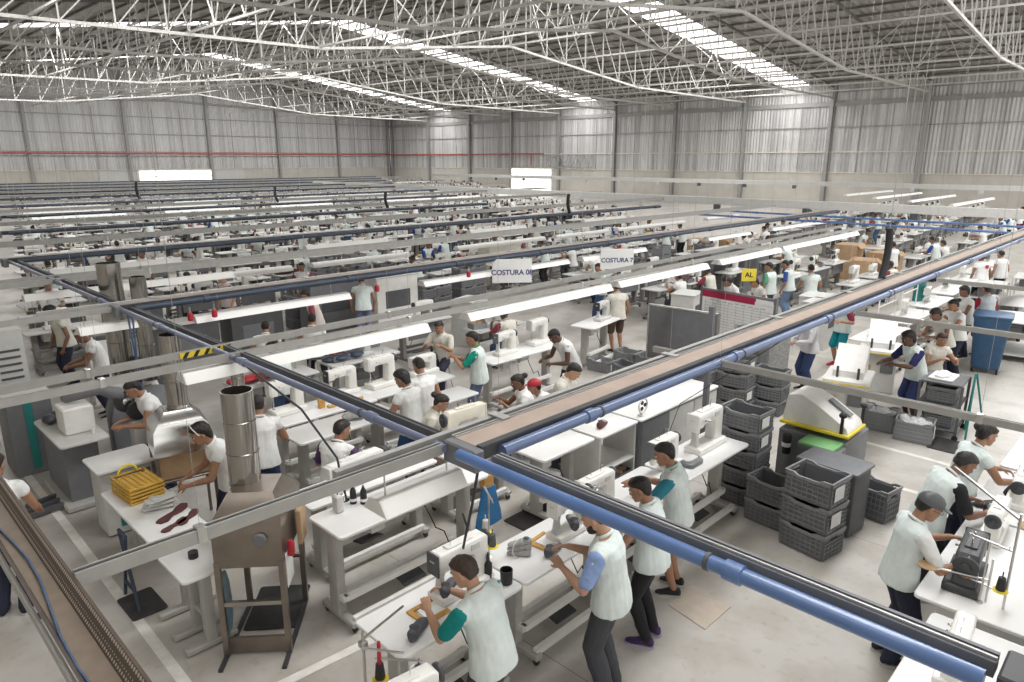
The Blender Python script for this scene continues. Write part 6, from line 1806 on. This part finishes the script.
merge([(sk.mesh('f', SKIN[1]), Matrix.Identity(4)), (hr.mesh('f', HAIR), Matrix.Identity(4)), (vs_.mesh('f', cloth(WHITE)), Matrix.Identity(4)), (lgs.mesh('f', cloth(NAVY)), Matrix.Identity(4))],
      'far_workers', 'mass of far workers in white tops among the back bench rows', 'workers',
      [(x, y + (-.62 if k % 2 == 0 else .62), 0, 0 if k % 2 == 0 else PI) for x, y, k in wl_])
# stacks of grey crates and boxes between the rows
for n, (x, y, h_) in enumerate(STK):
    for k in range(h_):
        crate('grey crate in the %s grey stack between the bench rows behind the hanging signs' % ordn(n), (x + .01 * (k % 2), y, .30 * k), R(4 * (k % 3) - 3), .60, .46, .30, 'crates in the %s grey stack behind the signs' % ordn(n), 'light' if n % 3 == 0 else 'card')
def carton(lb, x, y, z, w, d_, h_, rz, mt='cardboard', g=None):
    t = T('carton', lb, 'box', (x, y, z), rz, g)
    m = MB(); m.box((0, 0, h_ / 2), (w, d_, h_), .004); m.build('box_body', mt, t)
    m = MB(); m.box((0, 0, h_ + .001), (w * .98, .06, .003)); m.build('tape', 'cover_brown', t)
    for s_ in (-1, 1):
        m = MB(); m.box((0, s_ * d_ * .56, h_ - .05), (w * .94, .008, d_ * .28), 0, rx=s_ * .9); m.build('flap', mt, t)
carton('big cardboard carton right of the man at the black hose', 26.6, 8.4, 0, 1.1, .8, 1.0, .3)
carton('big cardboard carton just left of the black hose', 28.0, 8.2, 0, 1.1, .8, 1.15, -.2)
carton('tall cardboard carton behind the first two cartons near the hose', 28.4, 9.6, 0, 1.1, .8, 1.3, .1)
carton('tan carton on the floor among the rows far right of the sign', 27.5, 15.5, 0, .9, .7, 1.1, 0)
carton('second tan carton on the floor among the far rows', 29.0, 15.2, 0, .9, .7, 1.0, .1)
def screen_cabinet(lb, x, y, w, h_, rz=0, mt='graphite'):
    t = T('machine_cabinet', lb, 'cabinet', (x, y, 0), rz)
    m = MB(); m.box((0, 0, h_ / 2), (w, .6, h_), .01); m.build('housing', mt, t); m = MB(); m.box((0, -.305, h_ * .62), (w * .6, .012, h_ * .3), .004); m.build('front_panel', 'charcoal' if mt != 'charcoal' else 'graphite', t)
    m = MB(); m.box((0, 0, h_ + .015), (w + .04, .64, .03), .006); m.build('top', 'pale_grey', t)
screen_cabinet('wide dark machine cabinet behind the left end of the second pipe', 5.25, 14.7, 1.4, 1.2, 0, 'charcoal')
screen_cabinet('dark machine cabinet at the left under the white lamp', 6.9, 14.9, 1.2, 1.2, 0, 'charcoal')
screen_cabinet('dark cabinet with a grey front right of the white control box', 9.6, 16.0, 1.5, 1.35)
screen_cabinet('white louvred control box above the second pipe', 10.8, 15.0, 1.3, 1.5, 0, 'white_paint')
screen_cabinet('pale cream cabinet above the third pipe in mid-picture', 18.0, 18.2, 1.6, 1.5, 0, 'cream')
screen_cabinet('first dark monitor-like cabinet right of the third pipe end', 21.4, 11.6, 1.1, 1.5)
screen_cabinet('second dark monitor-like cabinet right of the third pipe end', 23.0, 11.2, 1.1, 1.5)
for n, (x, y) in enumerate(((17.2, 6.3), (17.9, 6.7), (15.9, 9.2), (11.4, 12.6))):
    screen_cabinet('grey parts cabinet by the tray benches, %s' % ('nearest the white board', 'just behind the nearest one', 'behind the twin rails', 'by the left aisle')[n], x, y, .8, 1.1, .1 * n, 'pale_grey')
# colourful heaps on the benches
for n, (px, py, mt, lb) in enumerate(((330, 268, 'maroon', 'dark red cut pieces'), (285, 332, 'navy_pipe', 'navy cloth pieces'), (350, 300, 'maroon', 'brown cut pieces'), (240, 345, 'red', 'red cap-shaped pieces'), (420, 250, 'mustard', 'tan cut pieces'), (690, 225, 'red', 'bright red pieces'), (660, 232, 'yellow', 'yellow pieces'), (715, 215, 'crimson', 'dark pink pieces'), (870, 222, 'red', 'red folded boxes'), (980, 225, 'blue_cloth', 'blue boxes'), (790, 232, 'navy_pipe', 'navy pieces'), (940, 236, 'navy_pipe', 'dark blue pieces'))):
    g = G(px, py, .95)
    b_ = min(near, key=lambda s_: (s_[0] - g.x) ** 2 + (s_[1] - g.y) ** 2)
    t = T('fabric_pile', 'pile of %s on a bench in the rows' % lb, 'fabric', (b_[0] - .35, b_[1], .921))
    for q in range(4):
        m = MB(); m.ell((.16 * q - .24, .06 * (-1) ** q, .05 + .03 * (q % 2)), (.16, .14, .06), 10, 6); m.build('cut_piece', mt, t)
